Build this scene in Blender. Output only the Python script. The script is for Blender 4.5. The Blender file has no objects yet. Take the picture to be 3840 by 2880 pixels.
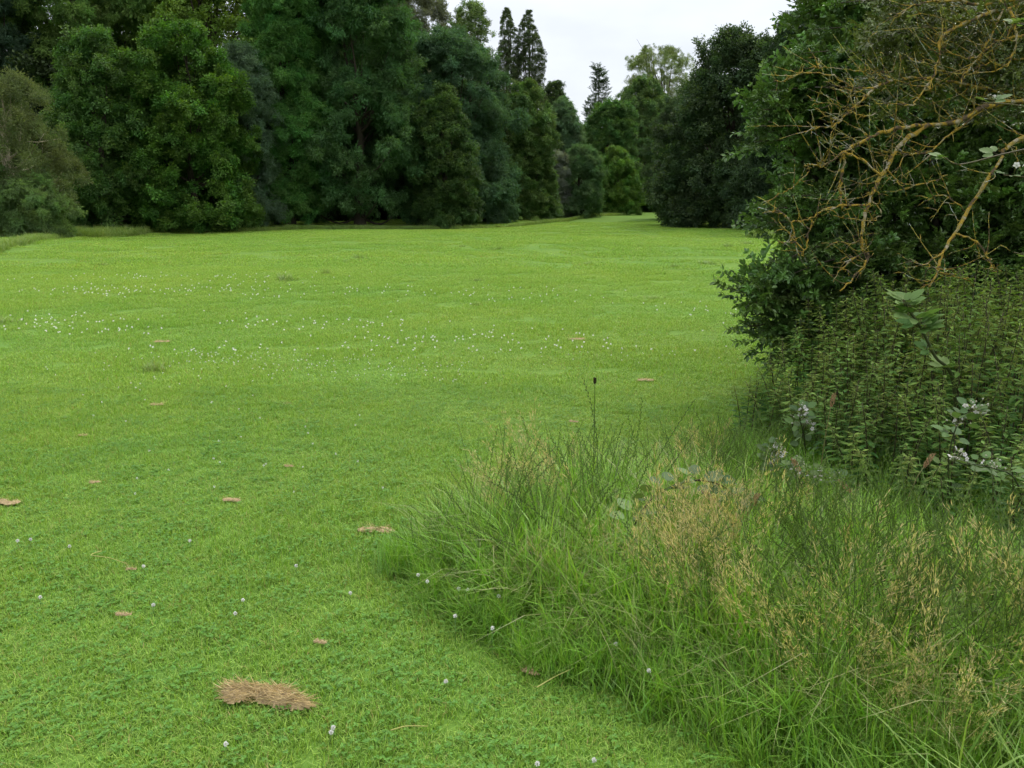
import bpy, math, random
import numpy as np
from mathutils import Vector, Matrix, Euler

# ------------------------------------------------------------------ camera, sky, sun, exposure
S = bpy.context.scene
C = S.collection
R = math.radians
CAM_H, PITCH, FPX = 1.6, R(12.7), 3106.0          # focal length in px of the 3840 px wide photograph
cam_d = bpy.data.cameras.new('camera')
cam_d.sensor_width = 36.0
cam_d.lens = 36.0 * FPX / 3840.0
cam_d.clip_start, cam_d.clip_end = 0.05, 2000.0
cam = bpy.data.objects.new('camera', cam_d)
cam.location = (0, 0, CAM_H)
cam.rotation_euler = (R(90) - PITCH, 0, 0)
C.objects.link(cam)
S.camera = cam

SUN_EL, SUN_AZ = 52.0, 36.0                        # azimuth clockwise from +Y (straight ahead)
W = bpy.data.worlds.new('World')
S.world = W
W.use_nodes = True
nt = W.node_tree
nt.nodes.clear()
def wn(t, **k):
    n = nt.nodes.new(t)
    for a, b in k.items():
        setattr(n, a, b)
    return n
w_out = wn('ShaderNodeOutputWorld')
w_mix = wn('ShaderNodeMixShader')
w_mix.inputs[0].default_value = 0.86
sky = wn('ShaderNodeTexSky', sky_type='NISHITA', sun_disc=False)
sky.sun_elevation, sky.sun_rotation = R(SUN_EL), R(SUN_AZ)
bg1 = wn('ShaderNodeBackground'); bg1.inputs[1].default_value = 0.11
bg2 = wn('ShaderNodeBackground'); bg2.inputs[1].default_value = 1.0
tc = wn('ShaderNodeTexCoord')
sep = wn('ShaderNodeSeparateXYZ')
nt.links.new(tc.outputs['Generated'], sep.inputs[0])
zc = wn('ShaderNodeMath', operation='MAXIMUM'); nt.links.new(sep.outputs[2], zc.inputs[0]); zc.inputs[1].default_value = 0.0
zo = wn('ShaderNodeMath', operation='ADD'); nt.links.new(zc.outputs[0], zo.inputs[0]); zo.inputs[1].default_value = 0.22
cmb = wn('ShaderNodeCombineXYZ')
for i in (0, 1):
    dv = wn('ShaderNodeMath', operation='DIVIDE')
    nt.links.new(sep.outputs[i], dv.inputs[0]); nt.links.new(zo.outputs[0], dv.inputs[1])
    nt.links.new(dv.outputs[0], cmb.inputs[i])
noi = wn('ShaderNodeTexNoise'); noi.inputs['Scale'].default_value = 0.9; noi.inputs['Detail'].default_value = 5.0; noi.inputs['Roughness'].default_value = 0.5
nt.links.new(cmb.outputs[0], noi.inputs['Vector'])
cl = wn('ShaderNodeMapRange'); cl.inputs[1].default_value = 0.3; cl.inputs[2].default_value = 0.7; cl.inputs[3].default_value = 0.74; cl.inputs[4].default_value = 1.14
nt.links.new(noi.outputs['Fac'], cl.inputs[0])
grad = wn('ShaderNodeMath', operation='MULTIPLY_ADD'); nt.links.new(zc.outputs[0], grad.inputs[0]); grad.inputs[1].default_value = 1.5; grad.inputs[2].default_value = 0.53
lum = wn('ShaderNodeMath', operation='MULTIPLY'); nt.links.new(grad.outputs[0], lum.inputs[0]); nt.links.new(cl.outputs[0], lum.inputs[1])
bg2.inputs[0].default_value = (0.91, 0.94, 1.0, 1)
nt.links.new(lum.outputs[0], bg2.inputs[1])
nt.links.new(sky.outputs[0], bg1.inputs[0])
nt.links.new(bg1.outputs[0], w_mix.inputs[1]); nt.links.new(bg2.outputs[0], w_mix.inputs[2])
nt.links.new(w_mix.outputs[0], w_out.inputs[0])

sun_d = bpy.data.lights.new('sun', 'SUN')
sun_d.energy, sun_d.angle, sun_d.color = 1.5, R(10), (1.0, 0.95, 0.86)
sun = bpy.data.objects.new('sun', sun_d)
sdir = Vector((math.sin(R(SUN_AZ)) * math.cos(R(SUN_EL)), math.cos(R(SUN_AZ)) * math.cos(R(SUN_EL)), math.sin(R(SUN_EL))))
sun.rotation_euler = sdir.to_track_quat('Z', 'Y').to_euler()
sun.location = (10, 10, 40)
C.objects.link(sun)

vs = S.view_settings
vs.view_transform, vs.look, vs.exposure, vs.gamma = 'Standard', 'None', 0.56, 1.0
vs.use_curve_mapping = False
S.render.engine = 'CYCLES'
cy = S.cycles
cy.max_bounces, cy.diffuse_bounces, cy.glossy_bounces, cy.transmission_bounces, cy.transparent_max_bounces = 3, 2, 1, 3, 4
cy.use_adaptive_sampling, cy.adaptive_threshold = True, 0.04
cy.caustics_reflective = cy.caustics_refractive = False
cy.use_denoising = True

# ------------------------------------------------------------------ helpers
def pt(u, v, Y):
    """world point at depth Y (metres ahead) seen at pixel u, v of the 3840 x 2880 photograph"""
    x, y = (u - 1920) / FPX, (1440 - v) / FPX
    dy = math.cos(PITCH) + y * math.sin(PITCH)
    dz = -math.sin(PITCH) + y * math.cos(PITCH)
    return np.array([x / dy * Y, Y, CAM_H + dz / dy * Y])
def gp(u, v):
    """point of the flat ground at pixel u, v"""
    x, y = (u - 1920) / FPX, (1440 - v) / FPX
    dy = math.cos(PITCH) + y * math.sin(PITCH)
    dz = -math.sin(PITCH) + y * math.cos(PITCH)
    t = -CAM_H / dz
    return np.array([x * t, dy * t, 0.0])
K = 3840 / 2212.0
def pk(u, v, Y): return pt(u * K, v * K, Y)        # the same for the 2212 px wide view
def gk(u, v): return gp(u * K, v * K)

def ground_z(x, y):
    x, y = np.asarray(x, float), np.asarray(y, float)
    far = np.clip((y - 7) / 12, 0, 1)
    z = far * (0.12 * np.sin(x * 0.31 + 0.7 * np.sin(y * 0.21)) * np.sin(y * 0.27 + 1.0) + 0.05 * np.sin(x * 0.13 - y * 0.17))
    z = z + 0.25 * np.clip((-13.0 - x + (y - 24) * -0.15) / 5, 0, 1) * np.clip((y - 18) / 6, 0, 1)
    return z

def mesh_np(name, V, F, mats=(), col=None, smooth=False, mi=None):
    """V (n,3); F: list of integer arrays, each (k,3) or (k,4)"""
    me = bpy.data.meshes.new(name)
    V = np.asarray(V, np.float32)
    F = [np.asarray(f, np.int32) for f in F if len(f)]
    me.vertices.add(len(V)); me.vertices.foreach_set('co', V.ravel())
    loops = np.concatenate([f.ravel() for f in F])
    tot = np.concatenate([np.full(len(f), f.shape[1], np.int32) for f in F])
    st = np.concatenate([[0], np.cumsum(tot)[:-1]]).astype(np.int32)
    me.loops.add(len(loops)); me.loops.foreach_set('vertex_index', loops)
    me.polygons.add(len(tot)); me.polygons.foreach_set('loop_start', st)
    me.polygons.foreach_set('use_smooth', np.full(len(tot), smooth))
    if mi is not None: me.polygons.foreach_set('material_index', np.asarray(mi, np.int32))
    me.update(calc_edges=True)
    me.validate()
    if col is not None:
        a = me.attributes.new('col', 'FLOAT_COLOR', 'POINT')
        c4 = np.ones((len(V), 4), np.float32); c4[:, :3] = col
        a.data.foreach_set('color', c4.ravel())
    for m in mats: me.materials.append(m)
    return me

class MB:
    """collects vertex / face / colour arrays of one mesh"""
    def __init__(s): s.V, s.F, s.Cc, s.n = [], [], [], 0
    def add(s, V, F, col=(1, 1, 1)):
        V = np.asarray(V, float).reshape(-1, 3)
        for f in (F if isinstance(F, list) else [F]): s.F.append(np.asarray(f, int) + s.n)
        c = np.empty((len(V), 3)); c[:] = col
        s.V.append(V); s.Cc.append(c); s.n += len(V)
    def mesh(s, name, mats, smooth=False):
        return mesh_np(name, np.concatenate(s.V), s.F, mats, np.concatenate(s.Cc), smooth)

def norm(a): return a / (np.linalg.norm(a, axis=-1, keepdims=True) + 1e-9)

LEAF4 = (np.array([[0, 0, 0], [.5, .45, .10], [0, 1, -.05], [-.5, .45, .10]]), np.array([[0, 1, 2], [0, 2, 3]]))
LEAF8 = (np.array([[0, 0, 0], [.34, .2, .05], [.5, .48, .09], [.3, .8, .04], [0, 1, -.08], [-.3, .8, .04], [-.5, .48, .09], [-.34, .2, .05], [0, .5, -.01]]),
         np.array([[0, 1, 8], [1, 2, 8], [2, 3, 8], [3, 4, 8], [4, 5, 8], [5, 6, 8], [6, 7, 8], [7, 0, 8]]))
STRAW = (LEAF4[0] * np.array([1, 1, 0]) + np.array([[0, 0, 0], [0, 0, 0.02], [0, 0, -.03], [0, 0, 0.02]]), LEAF4[1])
def leaves(mb, P, D, N, L, Wd, col, shape=LEAF4):
    """many leaves at P pointing along D with face normal N, length L and width Wd"""
    P, D, N = np.atleast_2d(P), norm(np.atleast_2d(D)), np.atleast_2d(N)
    n = len(P)
    L = np.broadcast_to(np.asarray(L, float), (n,))[:, None, None]; Wd = np.broadcast_to(np.asarray(Wd, float), (n,))[:, None, None]
    X = norm(np.cross(D, N)); N = np.cross(X, D)
    T, F = shape
    V = P[:, None, :] + X[:, None, :] * T[None, :, :1] * Wd + D[:, None, :] * T[None, :, 1:2] * L + N[:, None, :] * T[None, :, 2:3] * L
    k = len(T)
    Fa = (F[None] + (np.arange(n) * k)[:, None, None]).reshape(-1, F.shape[1])
    col = np.broadcast_to(np.asarray(col, float), (n, 3))
    mb.add(V.reshape(-1, 3), Fa, np.repeat(col, k, axis=0))

def tube(mb, P, r, col=(1, 1, 1), sides=5):
    P = np.asarray(P, float); m = len(P)
    r = np.broadcast_to(np.asarray(r, float), (m,))
    T = norm(np.gradient(P, axis=0))
    ref = np.array([0.13, 0.31, 0.94]) if abs(T[0, 2]) < 0.9 else np.array([1.0, 0.1, 0])
    A = norm(np.cross(T, ref)); B = np.cross(T, A)
    a = np.arange(sides) * 2 * math.pi / sides
    V = P[:, None] + r[:, None, None] * (np.cos(a)[None, :, None] * A[:, None] + np.sin(a)[None, :, None] * B[:, None])
    i = np.arange(m - 1)[:, None] * sides; j = np.arange(sides)[None]; j2 = (j + 1) % sides
    F = np.stack([i + j, i + j2, i + sides + j2, i + sides + j], -1).reshape(-1, 4)
    V = V.reshape(-1, 3)
    V = np.vstack([V, P[-1:]]); e = (m - 1) * sides
    cap = np.array([[e + q, e + (q + 1) % sides, len(V) - 1] for q in range(sides)])
    mb.add(V, [F, cap], col)

def smooth_path(pts, n=4):
    """Catmull-Rom through pts"""
    p = np.asarray(pts, float)
    p = np.vstack([2 * p[0] - p[1], p, 2 * p[-1] - p[-2]])
    out = []
    for i in range(1, len(p) - 2):
        for t in np.linspace(0, 1, n, endpoint=False):
            a, b, c, d = p[i - 1:i + 3]
            out.append(0.5 * (2 * b + (c - a) * t + (2 * a - 5 * b + 4 * c - d) * t * t + (3 * b - a - 3 * c + d) * t ** 3))
    out.append(p[-2])
    return np.array(out)

def blade(mb, base, az, h, lean, w, col, seg=3, curl=1.0):
    """many tapering grass blades: arrays of base (n,3), azimuth, height, sideways reach, width, colour (n,3)"""
    n = len(base); t = np.linspace(0, 1, seg + 1)
    d = np.stack([np.cos(az), np.sin(az), 0 * az], -1); s = np.stack([-np.sin(az), np.cos(az), 0 * az], -1)
    zz = h[:, None] * (t - 0.45 * curl * (lean / (h + 1e-6))[:, None].clip(0, 1.6) * t ** 2.4)
    rr = lean[:, None] * t ** 1.8
    ctr = base[:, None] + d[:, None] * rr[..., None] + np.array([0, 0, 1.0]) * zz[..., None]
    ww = w[:, None] * (1 - t ** 1.5) * 0.5
    A = ctr + s[:, None] * ww[..., None]; B = ctr - s[:, None] * ww[..., None]
    V = np.stack([A[:, :-1], B[:, :-1]], 2).reshape(n, -1, 3)
    V = np.concatenate([V, ctr[:, -1:]], 1); k = 2 * seg + 1
    F = []
    for i in range(seg - 1): F += [[2 * i, 2 * i + 1, 2 * i + 3], [2 * i, 2 * i + 3, 2 * i + 2]]
    F.append([2 * seg - 2, 2 * seg - 1, 2 * seg])
    F = (np.array(F)[None] + (np.arange(n) * k)[:, None, None]).reshape(-1, 3)
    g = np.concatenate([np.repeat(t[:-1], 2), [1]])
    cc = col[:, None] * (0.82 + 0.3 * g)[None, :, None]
    mb.add(V.reshape(-1, 3), F, cc.reshape(-1, 3))

# ------------------------------------------------------------------ materials
def mat(name, rough=0.5, transl=0.0, spec=0.35, use_objcol=False, rnd=0.0, world_noise=0.0, bump=0.0, bump_scale=40.0, tcol=(1.15, 1.25, 0.5), flat=None, sheen=0.0):
    m = bpy.data.materials.new(name); m.use_nodes = True
    t = m.node_tree; t.nodes.clear(); L = t.links.new
    def N(ty, **k):
        n = t.nodes.new(ty)
        for a, b in k.items(): setattr(n, a, b)
        return n
    out = N('ShaderNodeOutputMaterial')
    if flat is None:
        at = N('ShaderNodeAttribute', attribute_name='col'); c = at.outputs['Color']
    else:
        rgb = N('ShaderNodeRGB'); rgb.outputs[0].default_value = (*flat, 1); c = rgb.outputs[0]
    def mul(a, b, f=1.0):
        x = N('ShaderNodeMix', data_type='RGBA', blend_type='MULTIPLY'); x.inputs[0].default_value = f
        L(a, x.inputs[6]); L(b, x.inputs[7]); return x.outputs[2]
    oi = N('ShaderNodeObjectInfo')
    if use_objcol: c = mul(c, oi.outputs['Color'])
    if rnd:
        mr = N('ShaderNodeMapRange'); mr.inputs[3].default_value = 1 - rnd; mr.inputs[4].default_value = 1 + rnd
        L(oi.outputs['Random'], mr.inputs[0])
        hs = N('ShaderNodeHueSaturation'); L(c, hs.inputs['Color']); L(mr.outputs[0], hs.inputs['Value'])
        h2 = N('ShaderNodeMath', operation='MULTIPLY_ADD'); w = N('ShaderNodeTexWhiteNoise', noise_dimensions='1D'); L(oi.outputs['Random'], w.inputs['W'])
        L(w.outputs['Value'], h2.inputs[0]); h2.inputs[1].default_value = 0.035; h2.inputs[2].default_value = 0.4825
        L(h2.outputs[0], hs.inputs['Hue']); c = hs.outputs[0]
    if world_noise:
        geo = N('ShaderNodeNewGeometry')
        for sc, amp, colr in ((0.16, world_noise, (1.25, 1.08, 1.0)), (0.7, world_noise * 0.7, (0.8, 0.93, 0.88)), (6.0, world_noise * 0.4, (1.2, 1.08, 0.9))):
            no = N('ShaderNodeTexNoise'); no.inputs['Scale'].default_value = sc; no.inputs['Detail'].default_value = 3
            L(geo.outputs['Position'], no.inputs['Vector'])
            rp = N('ShaderNodeMapRange'); rp.inputs[1].default_value = 0.38; rp.inputs[2].default_value = 0.68; rp.inputs[4].default_value = amp
            L(no.outputs['Fac'], rp.inputs[0])
            x = N('ShaderNodeMix', data_type='RGBA', blend_type='MULTIPLY'); L(rp.outputs[0], x.inputs[0]); L(c, x.inputs[6]); x.inputs[7].default_value = (*colr, 1)
            c = x.outputs[2]
    p = N('ShaderNodeBsdfPrincipled')
    p.inputs['Roughness'].default_value = rough; p.inputs['Specular IOR Level'].default_value = spec
    L(c, p.inputs['Base Color'])
    if bump:
        tcn = N('ShaderNodeTexCoord'); no = N('ShaderNodeTexNoise'); no.inputs['Scale'].default_value = bump_scale; no.inputs['Detail'].default_value = 6
        L(tcn.outputs['Object'], no.inputs['Vector'])
        b = N('ShaderNodeBump'); b.inputs['Strength'].default_value = bump; b.inputs['Distance'].default_value = 0.03
        L(no.outputs['Fac'], b.inputs['Height']); L(b.outputs[0], p.inputs['Normal'])
    sh = p.outputs[0]
    if transl:
        tr = N('ShaderNodeBsdfTranslucent')
        tc2 = N('ShaderNodeMix', data_type='RGBA', blend_type='MULTIPLY'); tc2.inputs[0].default_value = 1; L(c, tc2.inputs[6]); tc2.inputs[7].default_value = (*tcol, 1)
        L(tc2.outputs[2], tr.inputs['Color'])
        ms = N('ShaderNodeMixShader'); ms.inputs[0].default_value = transl; L(sh, ms.inputs[1]); L(tr.outputs[0], ms.inputs[2]); sh = ms.outputs[0]
    L(sh, out.inputs[0])
    return m

M_leaf = mat('tree_leaf', 0.55, 0.36, 0.18, use_objcol=True, rnd=0.28)
M_bushleaf = mat('bush_leaf', 0.38, 0.22, 0.5, use_objcol=True, rnd=0.3)
M_grass = mat('lawn_grass', 0.5, 0.35, 0.3, world_noise=0.75)
M_long = mat('long_grass', 0.42, 0.40, 0.35, world_noise=0.8)
M_weed = mat('weed_leaf', 0.55, 0.32, 0.2, rnd=0.15)
M_bark = mat('bark', 0.9, 0, 0.15, bump=0.6, bump_scale=14)
M_dry = mat('dry_straw', 0.7, 0.15, 0.2)
M_petal = mat('petal', 0.6, 0.4, 0.2, tcol=(1, 1, 1))
M_ground = mat('lawn_soil', 0.95, 0, 0.1, world_noise=0.75, bump=0.8, bump_scale=9, flat=(0.10, 0.185, 0.03))

def lichen_mat():
    m = bpy.data.materials.new('lichen_bark'); m.use_nodes = True
    t = m.node_tree; L = t.links.new; p = t.nodes['Principled BSDF']
    p.inputs['Roughness'].default_value = 0.9; p.inputs['Specular IOR Level'].default_value = 0.15
    at = t.nodes.new('ShaderNodeAttribute'); at.attribute_name = 'col'
    tcn = t.nodes.new('ShaderNodeTexCoord')
    no = t.nodes.new('ShaderNodeTexNoise'); no.inputs['Scale'].default_value = 16; no.inputs['Detail'].default_value = 5
    L(tcn.outputs['Object'], no.inputs['Vector'])
    rp = t.nodes.new('ShaderNodeValToRGB')
    e = rp.color_ramp.elements
    e[0].position, e[0].color = 0.41, (0.075, 0.055, 0.03, 1)
    e[1].position, e[1].color = 0.64, (0.27, 0.23, 0.15, 1)
    q = e.new(0.49); q.color = (0.29, 0.19, 0.022, 1)
    q = e.new(0.56); q.color = (0.17, 0.14, 0.045, 1)
    L(no.outputs['Fac'], rp.inputs[0])
    x = t.nodes.new('ShaderNodeMix'); x.data_type = 'RGBA'; x.blend_type = 'MULTIPLY'; x.inputs[0].default_value = 1
    L(rp.outputs[0], x.inputs[6]); L(at.outputs['Color'], x.inputs[7]); L(x.outputs[2], p.inputs['Base Color'])
    n2 = t.nodes.new('ShaderNodeTexNoise'); n2.inputs['Scale'].default_value = 60; L(tcn.outputs['Object'], n2.inputs['Vector'])
    b = t.nodes.new('ShaderNodeBump'); b.inputs['Strength'].default_value = 0.9; b.inputs['Distance'].default_value = 0.01
    L(n2.outputs['Fac'], b.inputs['Height']); L(b.outputs[0], p.inputs['Normal'])
    return m
M_lichen = lichen_mat()

# ------------------------------------------------------------------ objects and scattering
def obj(name, me, parent=None, **props):
    o = bpy.data.objects.new(name, me); C.objects.link(o)
    if parent is not None: o.parent = parent
    for k, v in props.items(): o[k] = v
    return o
def thing(name, label, cat, loc=(0, 0, 0), rz=0.0, group=None, data=None):
    o = bpy.data.objects.new(name, data); C.objects.link(o)
    o.location = loc; o.rotation_euler = (0, 0, rz)
    o['label'], o['category'] = label, cat
    if group: o['group'] = group
    return o

_gn = {}
def scatter_group(protos, real=False):
    key = tuple(p.name for p in protos)
    if key in _gn: return _gn[key]
    g = bpy.data.node_groups.new('scatter', 'GeometryNodeTree')
    g.interface.new_socket('Geometry', in_out='INPUT', socket_type='NodeSocketGeometry')
    g.interface.new_socket('Geometry', in_out='OUTPUT', socket_type='NodeSocketGeometry')
    gi, go = g.nodes.new('NodeGroupInput'), g.nodes.new('NodeGroupOutput')
    jn = g.nodes.new('GeometryNodeJoinGeometry')
    for p in protos:
        o = bpy.data.objects.new('proto_' + p.name, p)
        oi = g.nodes.new('GeometryNodeObjectInfo'); oi.inputs[0].default_value = o
        oi.inputs['As Instance'].default_value = False
        gt = g.nodes.new('GeometryNodeGeometryToInstance')
        g.links.new(oi.outputs['Geometry'], gt.inputs[0]); g.links.new(gt.outputs[0], jn.inputs[0])
    ip = g.nodes.new('GeometryNodeInstanceOnPoints')
    ip.inputs['Pick Instance'].default_value = True
    g.links.new(gi.outputs[0], ip.inputs['Points']); g.links.new(jn.outputs[0], ip.inputs['Instance'])
    for nm, ty, so in (('idx', 'INT', 'Instance Index'), ('rot', 'FLOAT_VECTOR', 'Rotation'), ('scl', 'FLOAT_VECTOR', 'Scale')):
        na = g.nodes.new('GeometryNodeInputNamedAttribute'); na.data_type = ty; na.inputs[0].default_value = nm
        src = [s for s in na.outputs if s.enabled and s.name == 'Attribute'][0]
        g.links.new(src, ip.inputs[so])
    if real:
        rz = g.nodes.new('GeometryNodeRealizeInstances'); g.links.new(ip.outputs[0], rz.inputs[0]); g.links.new(rz.outputs[0], go.inputs[0])
    else: g.links.new(ip.outputs[0], go.inputs[0])
    _gn[key] = g
    return g

def scatter(name, protos, P, rot, scl, idx, parent=None, color=None, real=False, **props):
    P = np.asarray(P, np.float32); n = len(P)
    me = bpy.data.meshes.new(name); me.vertices.add(n); me.vertices.foreach_set('co', P.ravel())
    scl = np.asarray(scl, np.float32)
    if scl.ndim == 1: scl = np.repeat(scl[:, None], 3, 1)
    a = me.attributes.new('rot', 'FLOAT_VECTOR', 'POINT'); a.data.foreach_set('vector', np.ascontiguousarray(rot, np.float32).ravel())
    a = me.attributes.new('scl', 'FLOAT_VECTOR', 'POINT'); a.data.foreach_set('vector', np.ascontiguousarray(scl, np.float32).ravel())
    a = me.attributes.new('idx', 'INT', 'POINT'); a.data.foreach_set('value', np.asarray(idx, np.int32))
    o = obj(name, me, parent, **props)
    md = o.modifiers.new('scatter', 'NODES'); md.node_group = scatter_group(protos, real)
    if color is not None: o.color = (*color, 1)
    return o

# ------------------------------------------------------------------ ground
def build_lawn():
    a = np.linspace(-1, 1, 181); xs = 320 * np.sign(a) * np.abs(a) ** 2.6
    b = np.linspace(0, 1, 201); ys = -60 + 460 * (0.12 * b + 0.88 * b ** 2.4)
    X, Y = np.meshgrid(xs, ys); Z = ground_z(X, Y)
    V = np.stack([X, Y, Z], -1).reshape(-1, 3)
    i = np.arange(200)[:, None] * 181; j = np.arange(180)[None]
    F = np.stack([i + j, i + j + 1, i + 181 + j + 1, i + 181 + j], -1).reshape(-1, 4)
    o = obj('lawn', mesh_np('lawn', V, [F], [M_ground], smooth=True)); o['kind'] = 'structure'
    o['label'] = 'broad mown green lawn running back between the trees'
build_lawn()

def in_poly(x, y, poly):
    x, y = np.asarray(x), np.asarray(y); r = np.zeros(x.shape, bool); n = len(poly)
    for i in range(n):
        x1, y1 = poly[i][:2]; x2, y2 = poly[(i + 1) % n][:2]
        c = ((y1 > y) != (y2 > y)) & (x < (x2 - x1) * (y - y1) / (y2 - y1 + 1e-12) + x1)
        r ^= c
    return r

# outline of the unmown grass on the ground (pixels of the 2212 px view)
LONG = [gk(*p) for p in ((825, 1235), (880, 1282), (985, 1362), (1140, 1447), (1320, 1503), (1440, 1565), (1560, 1622), (1760, 1730), (2700, 1800), (2900, 1100), (2500, 900), (1900, 860), (1700, 905), (1560, 985), (1380, 1035), (1200, 1065), (1040, 1110), (930, 1160))]

def lawn_patch(rng, size, n, h, w):
    mb = MB()
    b = np.stack([rng.uniform(-size / 2, size / 2, n), rng.uniform(-size / 2, size / 2, n), np.zeros(n)], -1)
    az = rng.uniform(0, 2 * math.pi, n); hh = h * rng.uniform(0.5, 1.25, n); ln = hh * rng.uniform(0.15, 1.1, n)
    t = rng.uniform(0, 1, n)[:, None]
    col = np.array([0.145, 0.30, 0.032]) * (1 - t) + np.array([0.31, 0.44, 0.08]) * t
    col *= rng.uniform(0.75, 1.2, n)[:, None]
    dry = rng.random(n) < 0.035
    col[dry] = (0.34, 0.29, 0.10)
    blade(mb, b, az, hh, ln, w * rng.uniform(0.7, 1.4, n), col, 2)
    return mb
def clover_leaf_bits(mb, rng, size, n):
    P = np.stack([rng.uniform(-size / 2, size / 2, n), rng.uniform(-size / 2, size / 2, n), rng.uniform(0.012, 0.035, n)], -1)
    for k in range(3):
        a = rng.uniform(0, 6.28, n) * 0 + k * 2.1 + P[:, 0] * 90
        D = np.stack([np.cos(a), np.sin(a), rng.uniform(-0.1, 0.3, n)], -1)
        Nn = np.stack([rng.normal(0, .25, n), rng.normal(0, .25, n), np.ones(n)], -1)
        leaves(mb, P, D, Nn, 0.011, 0.010, np.array([0.11, 0.25, 0.035]) * rng.uniform(0.8, 1.25, n)[:, None])

def build_lawn_grass():
    rng = np.random.default_rng(5)
    near = []
    for i in range(6):
        mb = lawn_patch(rng, 0.26, 620, 0.040, 0.0034)
        if i < 3: clover_leaf_bits(mb, rng, 0.26, 26 + 22 * i)
        near.append(mb.mesh('lawn_patch', [M_grass]))
    mid = [lawn_patch(rng, 0.62, 1400, 0.042, 0.0055).mesh('lawn_patch', [M_grass]) for _ in range(5)]
    far = [lawn_patch(rng, 1.7, 1900, 0.05, 0.013).mesh('lawn_patch', [M_grass]) for _ in range(5)]
    def band(y0, y1, step, protos, name, label):
        P = []
        ys = np.arange(y0, y1, step)
        for y in ys:
            hw = 0.68 * y + 1.9
            xs = np.arange(-hw, hw, step)
            P.append(np.stack([xs + rng.uniform(-.4, .4, len(xs)) * step, y + rng.uniform(-.4, .4, len(xs)) * step], -1))
        P = np.concatenate(P)
        keep = ~in_poly(P[:, 0], P[:, 1], LONG) if y0 < 6 else np.ones(len(P), bool)
        P = P[keep]; n = len(P)
        P3 = np.column_stack([P, ground_z(P[:, 0], P[:, 1]) - 0.004])
        rot = np.zeros((n, 3)); rot[:, 2] = rng.uniform(0, 6.28, n)
        sc = np.ones((n, 3)); 
        lump = 0.5 + 0.5 * np.sin(P[:, 0] * 1.7 + 2 * np.sin(P[:, 1] * 0.9)) * np.sin(P[:, 1] * 1.3 + P[:, 0] * 0.6)
        sc[:, 2] = rng.uniform(0.7, 1.15, n) * (0.75 + 0.5 * lump)
        o = scatter(name, protos, P3, rot, sc, rng.integers(0, len(protos), n), kind='stuff', label=label)
    band(1.5, 7.0, 0.155, near, 'lawn_grass', 'short mown grass blades on the near part of the lawn')
    band(7.0, 19.0, 0.44, mid, 'lawn_grass', 'short mown grass blades across the middle of the lawn')
    band(19.0, 60.0, 1.25, far, 'lawn_grass', 'short mown grass blades far back on the lawn')
build_lawn_grass()

# ------------------------------------------------------------------ trees
def spray(rng, name, twigs=9, per=11, L=0.13, Wd=0.085, droop=0.35, spread=1.0, young=0.0, material=None, stem=True, flat=0.35, shape=LEAF4, hang=0.3):
    """a leafy bough tip about one metre long, pointing along +Y"""
    mb = MB()
    def axis(t): return np.stack([0.05 * np.sin(4 * t), t, -droop * t ** 2], -1)
    Ps, Ds, Ns, cs = [], [], [], []
    for k in range(twigs):
        t0 = 0.12 + 0.83 * k / max(1, twigs - 1)
        side = 1 if k % 2 else -1
        ang = R(rng.uniform(35, 70)) * side if k < twigs - 1 else 0
        ln = (0.55 * (1 - t0) + 0.2) * spread * rng.uniform(0.8, 1.2)
        el = rng.uniform(-0.15, flat)
        b = axis(np.array([t0]))[0]
        d = np.array([math.sin(ang), math.cos(ang), el])
        tt = np.linspace(0.1, 1, per)
        pts = b + d * (tt * ln)[:, None] + np.array([0, 0, -1.0]) * (droop * ln * tt ** 2)[:, None] + rng.normal(0, 0.02, (per, 3))
        if stem: tube(mb, np.array([b, pts[per // 2], pts[-1]]), [0.008, 0.005, 0.002], (0.55, 0.42, 0.3), 3)
        sg = np.where(np.arange(per) % 2, 1, -1) * rng.uniform(0.3, 1.1, per)
        c_, s_ = np.cos(sg), np.sin(sg)
        Dd = np.stack([d[0] * c_ + d[1] * s_, d[1] * c_ - d[0] * s_, rng.normal(-hang, 0.3, per)], -1)
        Ps.append(pts); Ds.append(Dd); Ns.append(np.stack([rng.normal(0, .4, per), rng.normal(0, .4, per), np.ones(per)], -1))
        b_ = rng.uniform(0.72, 1.25, per)[:, None] * np.ones((per, 3))
        yt = (young * tt ** 2 * rng.random(per))[:, None]
        cs.append(b_ * (1 - yt) + yt * b_ * np.array([2.3, 1.9, 0.9]))
    Ps, Ds, Ns, cs = map(np.concatenate, (Ps, Ds, Ns, cs)); n = len(Ps)
    leaves(mb, Ps, Ds, Ns, L * rng.uniform(0.7, 1.25, n), Wd * rng.uniform(0.8, 1.2, n), cs, shape)
    return mb.mesh(name, [material or M_leaf])

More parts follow.
